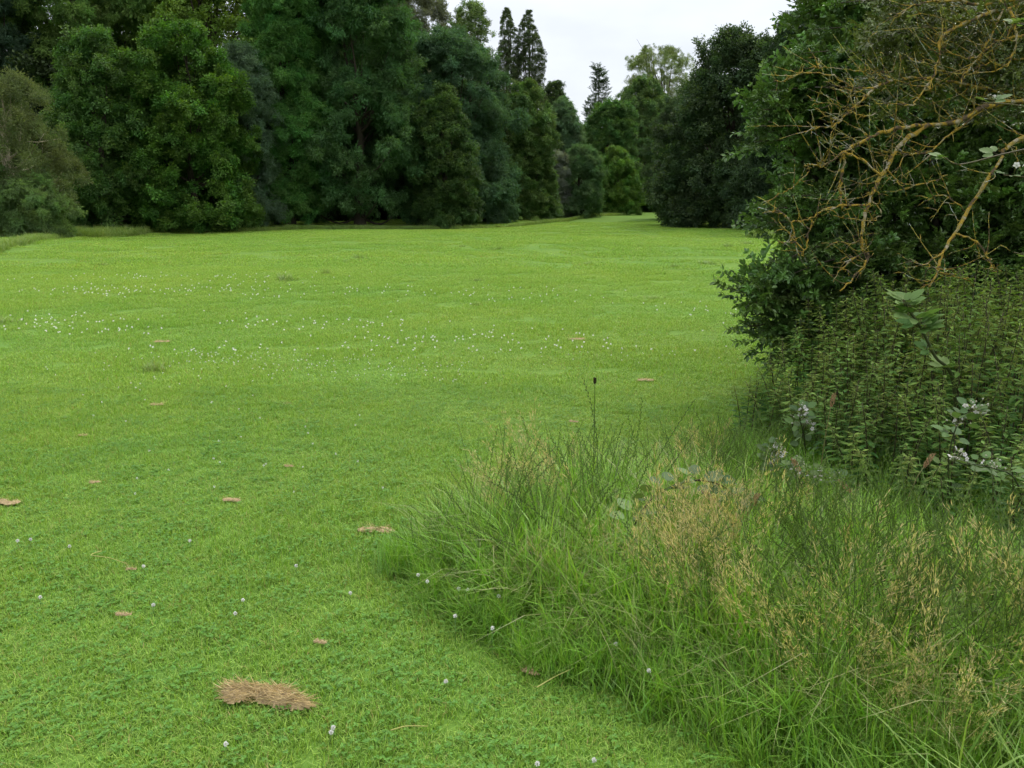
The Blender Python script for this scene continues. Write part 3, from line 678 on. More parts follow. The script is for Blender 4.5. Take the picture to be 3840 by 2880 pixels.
# ------------------------------------------------------------------ dead hawthorn boughs covered in yellow lichen
def hawthorn():
    rng = np.random.default_rng(61)
    q = lambda x, y, Y: pt(2700 + x / 1.508, y / 1.508, Y)
    base = np.array([4.35, 5.35, 0.0])
    root = thing('lichened_hawthorn', 'half-dead hawthorn with bare orange-lichened boughs hanging in front of the thorn bush', 'tree', base)
    def path(pts, Y0, Y1):
        n = len(pts); return np.array([q(x, y, Y0 + (Y1 - Y0) * i / (n - 1)) for i, (x, y) in enumerate(pts)])
    mains = [
        (path([(2050, 560), (1719, 570), (1500, 605), (1330, 690), (1100, 712), (950, 738), (830, 792), (700, 862), (600, 930), (565, 945)], 5.2, 4.7), .034, .006),
        (path([(1180, 705), (1010, 830), (940, 960), (880, 1060), (832, 1180), (802, 1300), (812, 1420), (842, 1452), (765, 1560), (680, 1650)], 5.0, 4.6), .028, .006),
        (path([(700, 862), (692, 1000), (678, 1100), (690, 1190)], 4.8, 4.75), .016, .005),
        (path([(700, 862), (800, 905), (905, 995)], 4.8, 4.7), .015, .008),
        (path([(2000, 470), (1600, 520), (1360, 470), (1150, 440), (1000, 452), (880, 500), (800, 560), (710, 652), (640, 712), (540, 715)], 5.4, 4.9), .024, .004),
        (path([(880, 500), (740, 490), (640, 430), (500, 408), (420, 432), (350, 462), (300, 455)], 5.0, 4.9), .011, .003),
        (path([(2000, 20), (1600, 60), (1450, 100), (1330, 160), (1250, 215), (1230, 380), (1130, 540), (1080, 605)], 5.3, 4.8), .026, .005),
        (path([(1950, -60), (1560, 12), (1300, 6), (1150, 16), (1050, 52)], 5.3, 5.0), .018, .004),
        (path([(1980, 760), (1800, 760), (1640, 820), (1560, 940), (1400, 1200), (1330, 1320), (1260, 1430), (1230, 1540), (1190, 1620)], 5.0, 4.5), .026, .008),
        (path([(1330, 1320), (1450, 1370), (1530, 1490), (1560, 1540)], 4.65, 4.5), .013, .004),
        (path([(830, 1160), (700, 1162), (580, 1192), (500, 1242), (400, 1252), (345, 1200), (295, 1190)], 4.7, 4.6), .013, .003),
        (path([(400, 1252), (422, 1370), (340, 1362)], 4.6, 4.55), .009, .003),
        (path([(520, 1242), (490, 1380), (470, 1440)], 4.62, 4.6), .009, .003),
        (path([(940, 960), (1040, 1040), (1180, 1030), (1280, 990)], 4.8, 4.9), .010, .004),
        (path([(1400, 1200), (1300, 1120), (1210, 1110), (1220, 1150)], 4.8, 4.75), .009, .003),
        (path([(870, 1060), (860, 1130), (905, 1190), (880, 1240), (770, 1245), (640, 1220)], 4.75, 4.65), .010, .003),
        (path([(1640, 60), (1680, 190), (1640, 340), (1560, 400)], 5.0, 4.9), .016, .004),
        (path([(1600, 60), (1480, 300), (1380, 420), (1360, 480)], 5.2, 5.0), .014, .004),
        (path([(560, 940), (500, 930), (500, 960), (450, 1030), (370, 1080), (320, 1100)], 4.7, 4.6), .007, .002),
        (path([(1260, 1430), (1190, 1480), (1180, 1520)], 4.6, 4.55), .010, .004),
        (path([(1240, 1540), (1320, 1560), (1400, 1580)], 4.5, 4.5), .009, .003),
        (path([(800, 1440), (700, 1500), (640, 1600)], 4.65, 4.6), .009, .003),
        (path([(1500, 605), (1300, 760), (1180, 860), (1060, 880), (990, 980)], 5.1, 4.8), .014, .004),
        (path([(1719, 200), (1560, 240), (1430, 330), (1300, 300), (1180, 280)], 5.2, 5.0), .013, .003),
        (path([(1719, 330), (1560, 340), (1400, 400), (1250, 400)], 5.3, 5.1), .011, .003),
        (path([(980, 400), (900, 410), (760, 400), (620, 380), (480, 380)], 5.2, 5.0), .006, .002),
        (path([(880, 640), (800, 655), (690, 600), (600, 585), (520, 600)], 4.95, 4.9), .007, .002)]
    for k_, (p, r0, r1) in enumerate(mains):
        if p[0][0] > 3.3: mains[k_] = (np.vstack([base + np.array([0.0, 0.0, max(.9, p[0][2] * .86)]), p]), r0 * 1.15, r1)
    for bi, (p, r0, r1) in enumerate(mains):
        pp = smooth_path(p - base, 5)
        pp[1:] += rng.normal(0, 0.004, (len(pp) - 1, 3))
        m = len(pp); rr = np.linspace(r0 * .5, r1 * .7, m) * (1 + 0.22 * rng.normal(0, 1, m).clip(-1, 1.5))
        mb = MB(); tube(mb, pp, rr, (1, 1, 1), 7)
        b = obj('branch', mb.mesh('branch', [M_lichen], True), root)
        # twigs: short arcs sweeping out of the bough with pale dry tips
        tb = MB(); L = np.linalg.norm(np.diff(pp, axis=0), axis=1).sum()
        dense = 19 if bi in (0, 1, 4, 6, 7, 16, 17, 22, 23, 24) else 11
        for _ in range(int(L * dense) + 3):
            i = rng.integers(1, m); o = pp[i]
            if (o + base)[0] > 4.1: continue
            tdir = norm((pp[i] - pp[i - 1])[None])[0]
            d = norm((tdir * rng.uniform(0.1, 0.9) + rng.normal(0, .75, 3) + np.array([-0.25, -0.1, 0.1]))[None])[0]
            ln = rng.uniform(0.06, 0.30) * (0.35 + 22 * min(r0, .026) * (1 - .5 * i / m))
            up = np.array([rng.normal(-.35, .45), rng.normal(0, .4), rng.normal(0.5, .55)])
            n_ = 8; tt = np.linspace(0, 1, n_)[:, None]
            path_ = o + d * tt * ln + up * tt ** 2 * ln * 1.1 + np.cumsum(rng.normal(0, .003, (n_, 3)), 0) * np.sqrt(tt)
            r_ = np.linspace(0.0038, 0.0010, n_) * rng.uniform(0.7, 1.25)
            pale = rng.random() < 0.35
            colr = np.ones((n_, 3)) * (np.array([1.0, 1.0, 1.0]) if not pale else np.array([1.1, 1.25, 1.5]))
            colr[-2:] *= np.array([1.35, 1.6, 2.0])
            c5 = np.vstack([np.repeat(colr, 4, 0), colr[-1:]])
            k0 = len(tb.V); tube(tb, path_, r_, (1, 1, 1), 4); tb.Cc[k0] = c5
            for _s in range(rng.integers(0, 4)):
                j = rng.integers(1, n_); d2 = norm((d + rng.normal(0, .8, 3))[None])[0]; l2 = rng.uniform(0.02, 0.09)
                k0 = len(tb.V); tube(tb, np.array([path_[j], path_[j] + d2 * l2 * .5 + [0, 0, .006], path_[j] + d2 * l2]), [0.003, 0.002, 0.0011], (1.05, 1.15, 1.4), 3)
        if tb.V:
            obj('twigs', tb.mesh('twigs', [M_lichen], True), b, kind='stuff')
    # sparse olive foliage still alive among the upper boughs
    n = 520; P = np.array([q(rng.uniform(900, 2500), rng.uniform(-80, 430) if rng.random() < .8 else rng.uniform(400, 700), rng.uniform(5.2, 5.9)) for _ in range(n)]) - base
    rot = np.stack([rng.normal(0.1, .5, n), rng.normal(0, .6, n), rng.uniform(0.6, 2.6, n)], -1)
    scatter('foliage', THORN[:3], P, rot, rng.uniform(.35, .75, n), rng.integers(0, 3, n), root, (0.10, 0.125, 0.032), kind='stuff')
    mb = MB()
    tp = smooth_path([(0, 0, 0), (0.06, 0.05, 1.0), (-0.02, 0, 2.0), (-0.1, -0.02, 3.2), (-0.3, 0, 4.0)], 4)
    tube(mb, tp, np.linspace(0.13, 0.05, len(tp)), (0.8, 0.8, 0.8), 9)
    obj('trunk', mb.mesh('trunk', [M_lichen], True), root)
hawthorn()

# ------------------------------------------------------------------ leafy plants with single leaves
def place(o, P, D, N, s=1.0):
    D = Vector(D).normalized(); X = D.cross(Vector(N)).normalized(); Z = X.cross(D)
    m = Matrix(((X.x, D.x, Z.x, 0), (X.y, D.y, Z.y, 0), (X.z, D.z, Z.z, 0), (0, 0, 0, 1)))
    o.matrix_local = Matrix.Translation(Vector(P)) @ m @ Matrix.Scale(s, 4)

def leaflet_mesh(name, parts, col, stalk=0.25):
    """leaf of one or more toothed leaflets: (angle, start, length, width)"""
    mb = MB()
    for ang, st, L, Wd in parts:
        c, s = math.cos(ang), math.sin(ang); o = np.array([s * st, c * st, 0])
        k = 9; rim = []
        for side in (1, -1):
            for i in range(1, k):
                t = i / k; w = Wd * 0.5 * math.sin(math.pi * t ** 0.8) ** 0.68 * (1 + (0.10 if i % 2 else -0.06))
                rim.append((side, t, w))
        mid = [np.array([0, t * L, -0.10 * L * t * t]) for t in np.linspace(0, 1, k + 1)]
        V = [m for m in mid]
        for side, t, w in rim: V.append(np.array([side * w, t * L, 0.16 * w - 0.10 * L * t * t]))
        F3, F4 = [], []
        for si, off in ((0, k + 1), (1, k + 1 + k - 1)):
            for i in range(k):
                a, b_ = i, i + 1
                ra = off + i - 1 if i > 0 else None; rb = off + i if i < k - 1 else None
                if ra is None: F3.append((a, b_, rb) if si else (a, rb, b_))
                elif rb is None: F3.append((a, b_, ra) if si else (a, ra, b_))
                else: F4.append((a, b_, rb, ra) if si else (a, ra, rb, b_))
        V = np.array(V); V = np.stack([V[:, 0] * c + V[:, 1] * s, -V[:, 0] * s + V[:, 1] * c, V[:, 2]], -1) + o
        mb.add(V, [np.array(F3), np.array(F4)], col)
    tube(mb, np.array([[0, -stalk * 0.2, -0.01], [0, 0.02, 0], [0, max(p[1] for p in parts) + 0.02, 0]]), 0.012, (0.10, 0.08, 0.04), 4)
    return mb.mesh(name, [M_weed], True)
BR_LEAF = [leaflet_mesh('bramble_leaf', [(0, .35, .62, .46), (1.15, .28, .5, .36), (-1.15, .28, .5, .36)], c) for c in ((0.085, 0.14, 0.05), (0.11, 0.18, 0.055), (0.10, 0.16, 0.06))]
BR_PALE = [leaflet_mesh('bramble_leaf', [(0, .35, .62, .46), (1.15, .28, .5, .36), (-1.15, .28, .5, .36)], c) for c in ((0.19, 0.27, 0.11), (0.14, 0.21, 0.075))]
SAP_LEAF = [leaflet_mesh('sapling_leaf', [(0, .15, .85, .5), (0.75, .12, .66, .36), (-0.75, .12, .66, .36)], c) for c in ((0.12, 0.21, 0.055), (0.18, 0.27, 0.09))]
HAW_LEAF = [leaflet_mesh('hawthorn_leaf', [(0, .2, .7, .42), (0.7, .16, .5, .32), (-0.7, .16, .5, .32)], c) for c in ((0.10, 0.17, 0.05), (0.15, 0.22, 0.08))]

def blossom_mesh(rng, nfl, nbud):
    mb = MB()
    for i in range(nfl + nbud):
        e = np.array([rng.normal(0, .35), rng.uniform(0.35, 1.0), rng.normal(0.1, .3)])
        tube(mb, np.array([[0, 0, 0], e * 0.5 + [0, 0, .05], e]), [0.025, 0.02, 0.02], (0.2, 0.22, 0.1), 3)
        nz = norm(np.array([[rng.normal(0, .5), rng.normal(-.3, .5), 1.0]]))[0]
        if i < nfl:
            for k in range(5):
                a = k * 1.257; x = norm(np.cross(nz, [0.3, 0.9, 0.1])[None])[0]; y = np.cross(nz, x)
                d = x * math.cos(a) + y * math.sin(a) + nz * 0.2
                leaves(mb, e, d, nz, 0.24, 0.2, (0.66, 0.64, 0.61), LEAF8)
            leaves(mb, np.repeat(e[None] + nz * 0.02, 8, 0), np.array([[math.cos(a), math.sin(a), 1.2] for a in np.arange(8) * .785]), np.repeat(nz[None], 8, 0) + rng.normal(0, .3, (8, 3)), 0.1, 0.03, (0.42, 0.38, 0.16))
        else:
            a = np.linspace(0, math.pi, 5); pts = e + nz * (np.linspace(-.05, .12, 5))[:, None]
            tube(mb, pts, 0.075 * np.sin(np.clip(a, .25, 2.9)), (0.40, 0.40, 0.27) if i % 2 else (0.48, 0.47, 0.38), 6)
    return mb.mesh('blossom', [M_petal], True)
_rb = np.random.default_rng(3)
BLOSSOM = [blossom_mesh(_rb, 2, 5), blossom_mesh(_rb, 3, 6), blossom_mesh(_rb, 1, 7)]

def cane_plant(name, label, cat, path, nleaf, nblos, seed, leafset, ls=0.11, rad=0.004, ccol=(0.06, 0.075, 0.03), bs=0.05, group=None, tipbias=False, leaf_up=1.0):
    rng = np.random.default_rng(seed)
    path = np.array(path, float); base = path[0].copy(); base[2] = 0.0
    pp = smooth_path(path - base, 6); m = len(pp)
    root = thing(name, label, cat, base, 0, group)
    mb = MB(); tube(mb, pp, np.linspace(rad, rad * 0.4, m), ccol, 6)
    obj('stem', mb.mesh('stem', [M_weed], True), root)
    for i in range(nleaf):
        t = (0.18 + 0.82 * (i + 0.5) / nleaf) if not tipbias else 1 - 0.75 * rng.random() ** 1.6
        j = min(m - 1, max(1, int(t * (m - 1)))); td = norm((pp[j] - pp[j - 1])[None])[0]
        a = i * 2.4 + rng.normal(0, .4); D = np.array([math.cos(a), math.sin(a), rng.uniform(-.1, .5)]) + td * 0.4
        o = obj('leaf', leafset[rng.integers(0, len(leafset))], root)
        place(o, pp[j] + norm(D[None])[0] * 0.015, D, (rng.normal(0, .3), rng.normal(-.25, .3), leaf_up), ls * rng.uniform(0.65, 1.2))
    for i in range(nblos):
        j = rng.integers(m // 2, m); D = np.array([rng.normal(0, .6), rng.normal(-.5, .4), rng.uniform(0.3, 1)])
        o = obj('blossom', BLOSSOM[rng.integers(0, 3)], root)
        place(o, pp[j], D, (0, -.4, 1) if abs(D[2]) < .9 else (0, -1, .2), bs * rng.uniform(0.8, 1.3))
    return root

def brambles():
    B = 'bramble'
    cane_plant('bramble', 'arching bramble cane with pale upturned leaves amid the long grass', B, [pk(1360, 1235, 3.35), pk(1362, 1160, 3.35), pk(1382, 1110, 3.38), pk(1430, 1062, 3.45), pk(1500, 1038, 3.5), pk(1560, 1050, 3.55), pk(1610, 1090, 3.6), pk(1660, 1125, 3.65)], 18, 0, 1, BR_PALE + BR_LEAF[:1], ls=0.135, rad=0.0065, ccol=(0.05, 0.04, 0.025))
    spec = [('bramble with a white flower cluster standing tallest at the nettles\' front edge', [(1745, 1010, 4.5), (1738, 950, 4.45), (1728, 905, 4.4), (1732, 885, 4.38)], 9, 4),
            ('bramble full of white blossom just left of the nettles', [(1700, 1060, 4.2), (1690, 1030, 4.15), (1672, 1000, 4.1), (1668, 965, 4.05)], 12, 6),
            ('bramble with white blossom low between long grass and nettles', [(1760, 1090, 3.9), (1740, 1065, 3.9), (1722, 1032, 3.85), (1716, 1010, 3.8)], 12, 6),
            ('broad-leaved bramble with few flowers beneath the nettles\' left part', [(1850, 1100, 3.9), (1830, 1070, 3.85), (1800, 1040, 3.8), (1780, 1030, 3.75)], 13, 2),
            ('bramble with small budding flower heads in the shade of the nettles', [(2060, 1080, 3.7), (2050, 990, 3.65), (2075, 905, 3.6), (2110, 885, 3.55)], 10, 5),
            ('bramble trailing over the shaded bank at the right edge', [(2240, 1120, 3.4), (2200, 1050, 3.4), (2140, 1010, 3.35), (2060, 1000, 3.3)], 11, 4)]
    for i, (lb, pp, nl, nb) in enumerate(spec):
        q = [pk(*p) for p in pp]; q[0][2] = 0.0
        cane_plant('bramble', lb, B, q, nl, nb, 20 + i, BR_LEAF, ls=0.10, rad=0.0045)
    # flowering sprays reaching in from the right edge, above the nettles
    spec = [('flowering spray with lobed leaves reaching in high at the right edge', [(2420, 250, 3.7), (2300, 255, 3.65), (2200, 228, 3.6), (2120, 222, 3.55)], 9, 4),
            ('leafy spray with a bright yellow-green leaf below the high flowering spray', [(2430, 330, 3.8), (2300, 310, 3.75), (2180, 330, 3.7), (2075, 355, 3.65), (2040, 340, 3.65)], 10, 1),
            ('flowering spray with open white blossoms halfway down the right edge', [(2430, 420, 3.6), (2320, 400, 3.55), (2230, 385, 3.5), (2168, 378, 3.5)], 6, 4),
            ('budding white spray just above the nettles at the right edge', [(2420, 640, 3.5), (2320, 600, 3.5), (2240, 560, 3.45), (2190, 545, 3.4)], 7, 6),
            ('leafy spray at the top right corner', [(2430, 120, 3.9), (2320, 100, 3.9), (2240, 60, 3.85), (2190, 50, 3.8)], 9, 3)]
    for i, (lb, pp, nl, nb) in enumerate(spec):
        st = pk(2560, 900, 3.8); st[2] = 0.0
        q = [st, st + np.array([0.1, 0.05, 0.8])] + [pk(*p) for p in pp]
        cane_plant('flowering_briar', lb, 'briar', q, nl, nb, 50 + i, HAW_LEAF, ls=0.075, rad=0.006, tipbias=True, ccol=(0.10, 0.09, 0.04), bs=0.055)
    q = [pk(2060, 830, 4.35), pk(2020, 770, 4.3), pk(1990, 710, 4.28), pk(1962, 668, 4.25), pk(1955, 648, 4.25)]
    st = q[0].copy(); st[2] = 0.0; st[0] += 0.1
    cane_plant('sapling', 'young sapling with large pale leaves poking up out of the nettles', 'sapling', [st] + q, 26, 0, 71, SAP_LEAF, ls=0.12, rad=0.011, ccol=(0.07, 0.085, 0.03), tipbias=True)
brambles()

# ------------------------------------------------------------------ nettles
ZONES = [('short green nettle at the lawn end of the nettle stand', 'nettles at the lawn end of the stand'), ('low dark nettle in the front row beside the long grass and brambles', 'nettles in the front row'),
         ('tall green nettle at the back of the stand, close under the thorn bush', 'nettles at the back of the stand'), ('tall yellow-topped nettle in the middle of the stand around the sapling', 'nettles in the middle of the stand')]
def nettles():
    rng = np.random.default_rng(8)
    kinds = []
    for k in range(7):
        st, lf = MB(), MB(); zz = np.linspace(0, 1, 10)
        bx, by = rng.normal(0, .05), rng.normal(0, .05)
        ax = np.stack([bx * zz ** 2, by * zz ** 2, zz], -1)
        tube(st, ax, np.linspace(0.0048, 0.0018, 10), (0.075, 0.065, 0.035), 5)
        z = 0.12; i = 0
        ps, ds, ns, ls, cs = [], [], [], [], []; tp, td, tl = [], [], []
        while z < 1.0:
            p = np.array([bx * z * z, by * z * z, z])
            L = np.interp(z, [0, .3, .7, 1], [.07, .08, .062, .03]) * rng.uniform(.85, 1.15)
            for s in (0, math.pi):
                a = i * math.pi / 2 + s + rng.normal(0, .25)
                d = np.array([math.cos(a), math.sin(a), rng.uniform(-.45, .15) + (0.5 if z > .93 else 0)])
                ps.append(p + d * 0.012); ds.append(d); ns.append([rng.normal(0, .2), rng.normal(0, .2), 1]); ls.append(L)
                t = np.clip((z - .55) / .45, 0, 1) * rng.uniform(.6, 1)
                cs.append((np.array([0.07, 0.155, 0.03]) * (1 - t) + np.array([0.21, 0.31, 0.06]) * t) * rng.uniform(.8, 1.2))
                if z > .5:
                    for w in range(3):
                        tp.append(p); a2 = a + rng.normal(0, .6); td.append([math.cos(a2), math.sin(a2), -.5 + rng.normal(0, .25)]); tl.append(rng.uniform(.025, .05))
            z += np.interp(z, [0, .6, 1], [.075, .05, .03]); i += 1
        ls = np.array(ls)
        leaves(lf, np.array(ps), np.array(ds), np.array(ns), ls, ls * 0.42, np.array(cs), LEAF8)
        if tp: leaves(lf, np.array(tp), np.array(td), np.tile([0.2, 0.1, 1.0], (len(tp), 1)), np.array(tl), 0.005, (0.20, 0.25, 0.07))
        kinds.append((st.mesh('stem', [M_weed], True), lf.mesh('foliage', [M_weed], False)))
    poly = [(1.5, 5.4), (1.6, 4.8), (1.68, 4.2), (1.82, 3.75), (2.05, 3.4), (2.5, 3.25), (4.6, 3.4), (4.9, 6.2), (3.2, 6.3), (2.2, 6.1)]
    pts = []
    for y in np.arange(3.2, 6.4, 0.118):
        for x in np.arange(1.4, 5.0, 0.118):
            px, py = x + rng.uniform(-.05, .05), y + rng.uniform(-.05, .05)
            if in_poly(px, py, poly) and px < 0.635 * py + 0.12: pts.append((px, py))
    for px, py in pts:
        e = max(0, min(1, (px - 1.5 - max(0, 4.4 - py) * .3) / 1.25))
        h = (0.40 + 0.66 * e) * (1 - .32 * max(0, min(1, (4.3 - py) / 1.0))) * rng.uniform(0.8, 1.12)
        k = rng.integers(0, 7)
        zone = 0 if px < 1.95 and py > 4.1 else 1 if py < 4.1 else 2 if py > 5.3 else 3
        lb, gr = ZONES[zone]
        r = thing('nettle', lb, 'nettle', (px, py, 0), rng.uniform(0, 6.28), gr)
        r.rotation_euler = (rng.normal(0, .07), rng.normal(0, .07), rng.uniform(0, 6.28)); r.scale = (0.9 + .2 * h, 0.9 + .2 * h, h)
        obj('stem', kinds[k][0], r); obj('foliage', kinds[k][1], r)
    return len(pts)
nettles()

# ------------------------------------------------------------------ unmown long grass
def long_grass():
    rng = np.random.default_rng(15)
    def tuft(n, h0, h1, spread, l0, l1, w, ca, cb, seg=3):
        mb = MB(); b = np.stack([rng.normal(0, spread, n), rng.normal(0, spread, n), np.zeros(n)], -1)
        h = rng.uniform(h0, h1, n); t = rng.random(n)[:, None]
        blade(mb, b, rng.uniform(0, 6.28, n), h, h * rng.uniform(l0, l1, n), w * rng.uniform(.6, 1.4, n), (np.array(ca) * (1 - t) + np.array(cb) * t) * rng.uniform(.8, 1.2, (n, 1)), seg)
        return mb
    def stems(n, h0, h1, kind):
        mb = MB()
        for _ in range(n):
            a = rng.uniform(0, 6.28); h = rng.uniform(h0, h1); ln = h * rng.uniform(.08, .5); b = np.array([rng.normal(0, .05), rng.normal(0, .05), 0])
            t = np.linspace(0, 1, 8); d = np.array([math.cos(a), math.sin(a), 0])
            P = b + d * (ln * t ** 1.9)[:, None] + np.array([0, 0, 1]) * (h * (t - .25 * (ln / h) * t ** 2.5))[:, None]
            if kind == 'rye':
                c = np.array([0.075, 0.125, 0.03]) * rng.uniform(.8, 1.5)
                tube(mb, P, np.linspace(.0016, .0008, 8), c, 3)
                T = norm(np.gradient(P, axis=0)); k = 22; s = np.linspace(.58, 1, k)
                pos = np.stack([np.interp(s, t, P[:, i]) for i in range(3)], -1); tt = np.stack([np.interp(s, t, T[:, i]) for i in range(3)], -1)
                sd = np.cross(tt, [d[1], -d[0], 0.2]); sg = np.where(np.arange(k) % 2, 1, -1)[:, None]
                leaves(mb, pos, tt + sd * sg * .45, np.cross(tt, sd), 0.014, 0.0045, c * 1.15)
            elif kind == 'bent':
                c = np.array([0.46, 0.39, 0.20]) * rng.uniform(.75, 1.2)
                tube(mb, P, np.linspace(.0014, .0007, 8), np.array([0.26, 0.27, 0.08]), 3)
                k = 44; s = rng.uniform(.62, 1, k) ; pos = np.stack([np.interp(s, t, P[:, i]) for i in range(3)], -1)
                off = norm(rng.normal(0, 1, (k, 3))) * (rng.uniform(.2, 1, k) * .045 * (1.15 - s) / .5)[:, None] + np.array([0, 0, .01])
                tdir = P[-1] - P[-3]
                leaves(mb, pos + off, norm(off) * .5 + norm(tdir[None]) + rng.normal(0, .3, (k, 3)), rng.normal(0, 1, (k, 3)), 0.019, 0.0026, c * rng.uniform(.8, 1.25, (k, 1)), STRAW)
        return mb
    GA, GB = (0.12, 0.295, 0.026), (0.26, 0.41, 0.065)
    protos = [tuft(70, .16, .42, .05, .15, .9, .0078, GA, GB).mesh('grass_tuft', [M_long]) for _ in range(4)]          # 0-3
    protos += [tuft(90, .07, .22, .075, .2, 1.0, .0045, GA, (0.17, 0.27, 0.04), 3).mesh('grass_tuft', [M_long]) for _ in range(2)]   # 4-5
    protos += [stems(9, .38, .63, 'rye').mesh('rye_stems', [M_long]) for _ in range(4)]                           # 6-9
    protos += [stems(9, .34, .60, 'bent').mesh('bent_stems', [M_long]) for _ in range(4)]                         # 10-13
    protos += [tuft(26, .28, .5, .06, .5, 1.3, .0045, (0.24, 0.29, 0.11), (0.34, 0.33, 0.16)).mesh('grass_tuft', [M_long]) for _ in range(3)]   # 14-16
    # Join Geometry may reverse the order, so look the index up from a table kept in one place
    poly = [p[:2] for p in LONG]
    edge = []
    for a, b in zip(poly, poly[1:] + poly[:1]):
        for t in np.linspace(0, 1, 24, endpoint=False): edge.append(np.array(a) * (1 - t) + np.array(b) * t)
    edge = np.array(edge)
    cen = {'bent': [(gk(1240, 1330)[:2], .22), (gk(1960, 1650)[:2], .32), (gk(1720, 1580)[:2], .25), (gk(1640, 1430)[:2], .3), (gk(1150, 1180)[:2], .25), (gk(2100, 1500)[:2], .3), (gk(1420, 1300)[:2], .25)],
           'rye': [(gk(950, 1190)[:2], .35), (gk(1060, 1140)[:2], .4), (gk(1300, 1060)[:2], .6), (gk(1560, 1010)[:2], .6), (gk(1650, 980)[:2], .5), (gk(2000, 1400)[:2], .6)]}
    P, rot, sc, idx = [], [], [], []
    stepx = 0.082
    for y in np.arange(1.6, 6.6, stepx):
        for x in np.arange(-1.2, 4.6, stepx):
            px, py = x + rng.uniform(-.045, .045), y + rng.uniform(-.045, .045)
            if px > .66 * py + .25 or not in_poly(px, py, poly): continue
            dist = np.min(np.hypot(edge[:, 0] - px, edge[:, 1] - py))
            near = edge[np.argmin(np.hypot(edge[:, 0] - px, edge[:, 1] - py))]
            g = min(1, dist / .42); hgt = (.42 + .58 * g) * (1 - .42 * max(0, min(1, (py + 1.1 * px - 4.9) / .7)))
            ow = near - np.array([px, py]); ow = ow / (np.linalg.norm(ow) + 1e-6) * (0.28 * (1 - g))
            lx, ly = rng.normal(0, .17) - .12 + ow[0], rng.normal(0, .16) + ow[1]
            def put(i, s, l=1.0):
                P.append((px + rng.uniform(-.03, .03), py + rng.uniform(-.03, .03), -.005)); rot.append((-ly * l, lx * l, rng.uniform(0, 6.28) if l < 2 else 0)); sc.append(s * rng.uniform(.75, 1.25)); idx.append(i)
            put(int(rng.integers(4, 6)), .7 + .6 * g); 
            put(int(rng.integers(0, 4)), hgt)
            if rng.random() < .4 and g > .3: put(int(rng.integers(14, 17)), hgt)
            wr = sum(math.exp(-((px - c[0]) ** 2 + (py - c[1]) ** 2) / (r * r)) for c, r in cen['rye']); wb = sum(math.exp(-((px - c[0]) ** 2 + (py - c[1]) ** 2) / (r * r)) for c, r in cen['bent'])
            if dist > .06 and rng.random() < .07 + .36 * wr: put(int(rng.integers(6, 10)), (.55 + .45 * g) * (.4 + .6 * hgt), 1.3)
            if dist > .08 and rng.random() < .010 + .15 * wb: put(int(rng.integers(10, 14)), (.65 + .35 * g) * (.4 + .6 * hgt), 1.7)
    idx = np.array(idx)
    scatter('long_grass', protos[::-1] if REV else protos, np.array(P), np.array(rot), np.array(sc), idx, real=True, kind='stuff', label='tall unmown grass with seed heads on the bank by the nettles')
REV = True
long_grass()
def bank_grass():
    rng = np.random.default_rng(17); protos = []
    for _ in range(4):
        mb = MB(); n = 130; b = np.stack([rng.normal(0, .12, n), rng.normal(0, .12, n), np.zeros(n)], -1); h = rng.uniform(.15, .42, n); t = rng.random(n)[:, None]
        blade(mb, b, rng.uniform(0, 6.28, n), h, h * rng.uniform(.15, .9, n), rng.uniform(.005, .009, n), np.array([0.11, 0.24, 0.026]) * (1 - t) + np.array([0.25, 0.36, 0.08]) * t, 3)
        protos.append(mb.mesh('bank_tuft', [M_long]))
    P = []
    for y in np.arange(0.6, 9.5, .16):
        for x in np.arange(.66 * y + .2, .66 * y + 3.6, .16): P.append((x + rng.uniform(-.07, .07), y + rng.uniform(-.07, .07), -.004))
    P = np.array(P); P = P[P[:, 0] > .9]; n = len(P)
    scatter('bank_grass', protos, P, np.stack([rng.normal(0, .15, n), rng.normal(0, .15, n), rng.uniform(0, 6.28, n)], -1), rng.uniform(.7, 1.3, n), rng.integers(0, 4, n), kind='stuff', label='unmown grass on the bank carrying on past the nettles')
bank_grass()

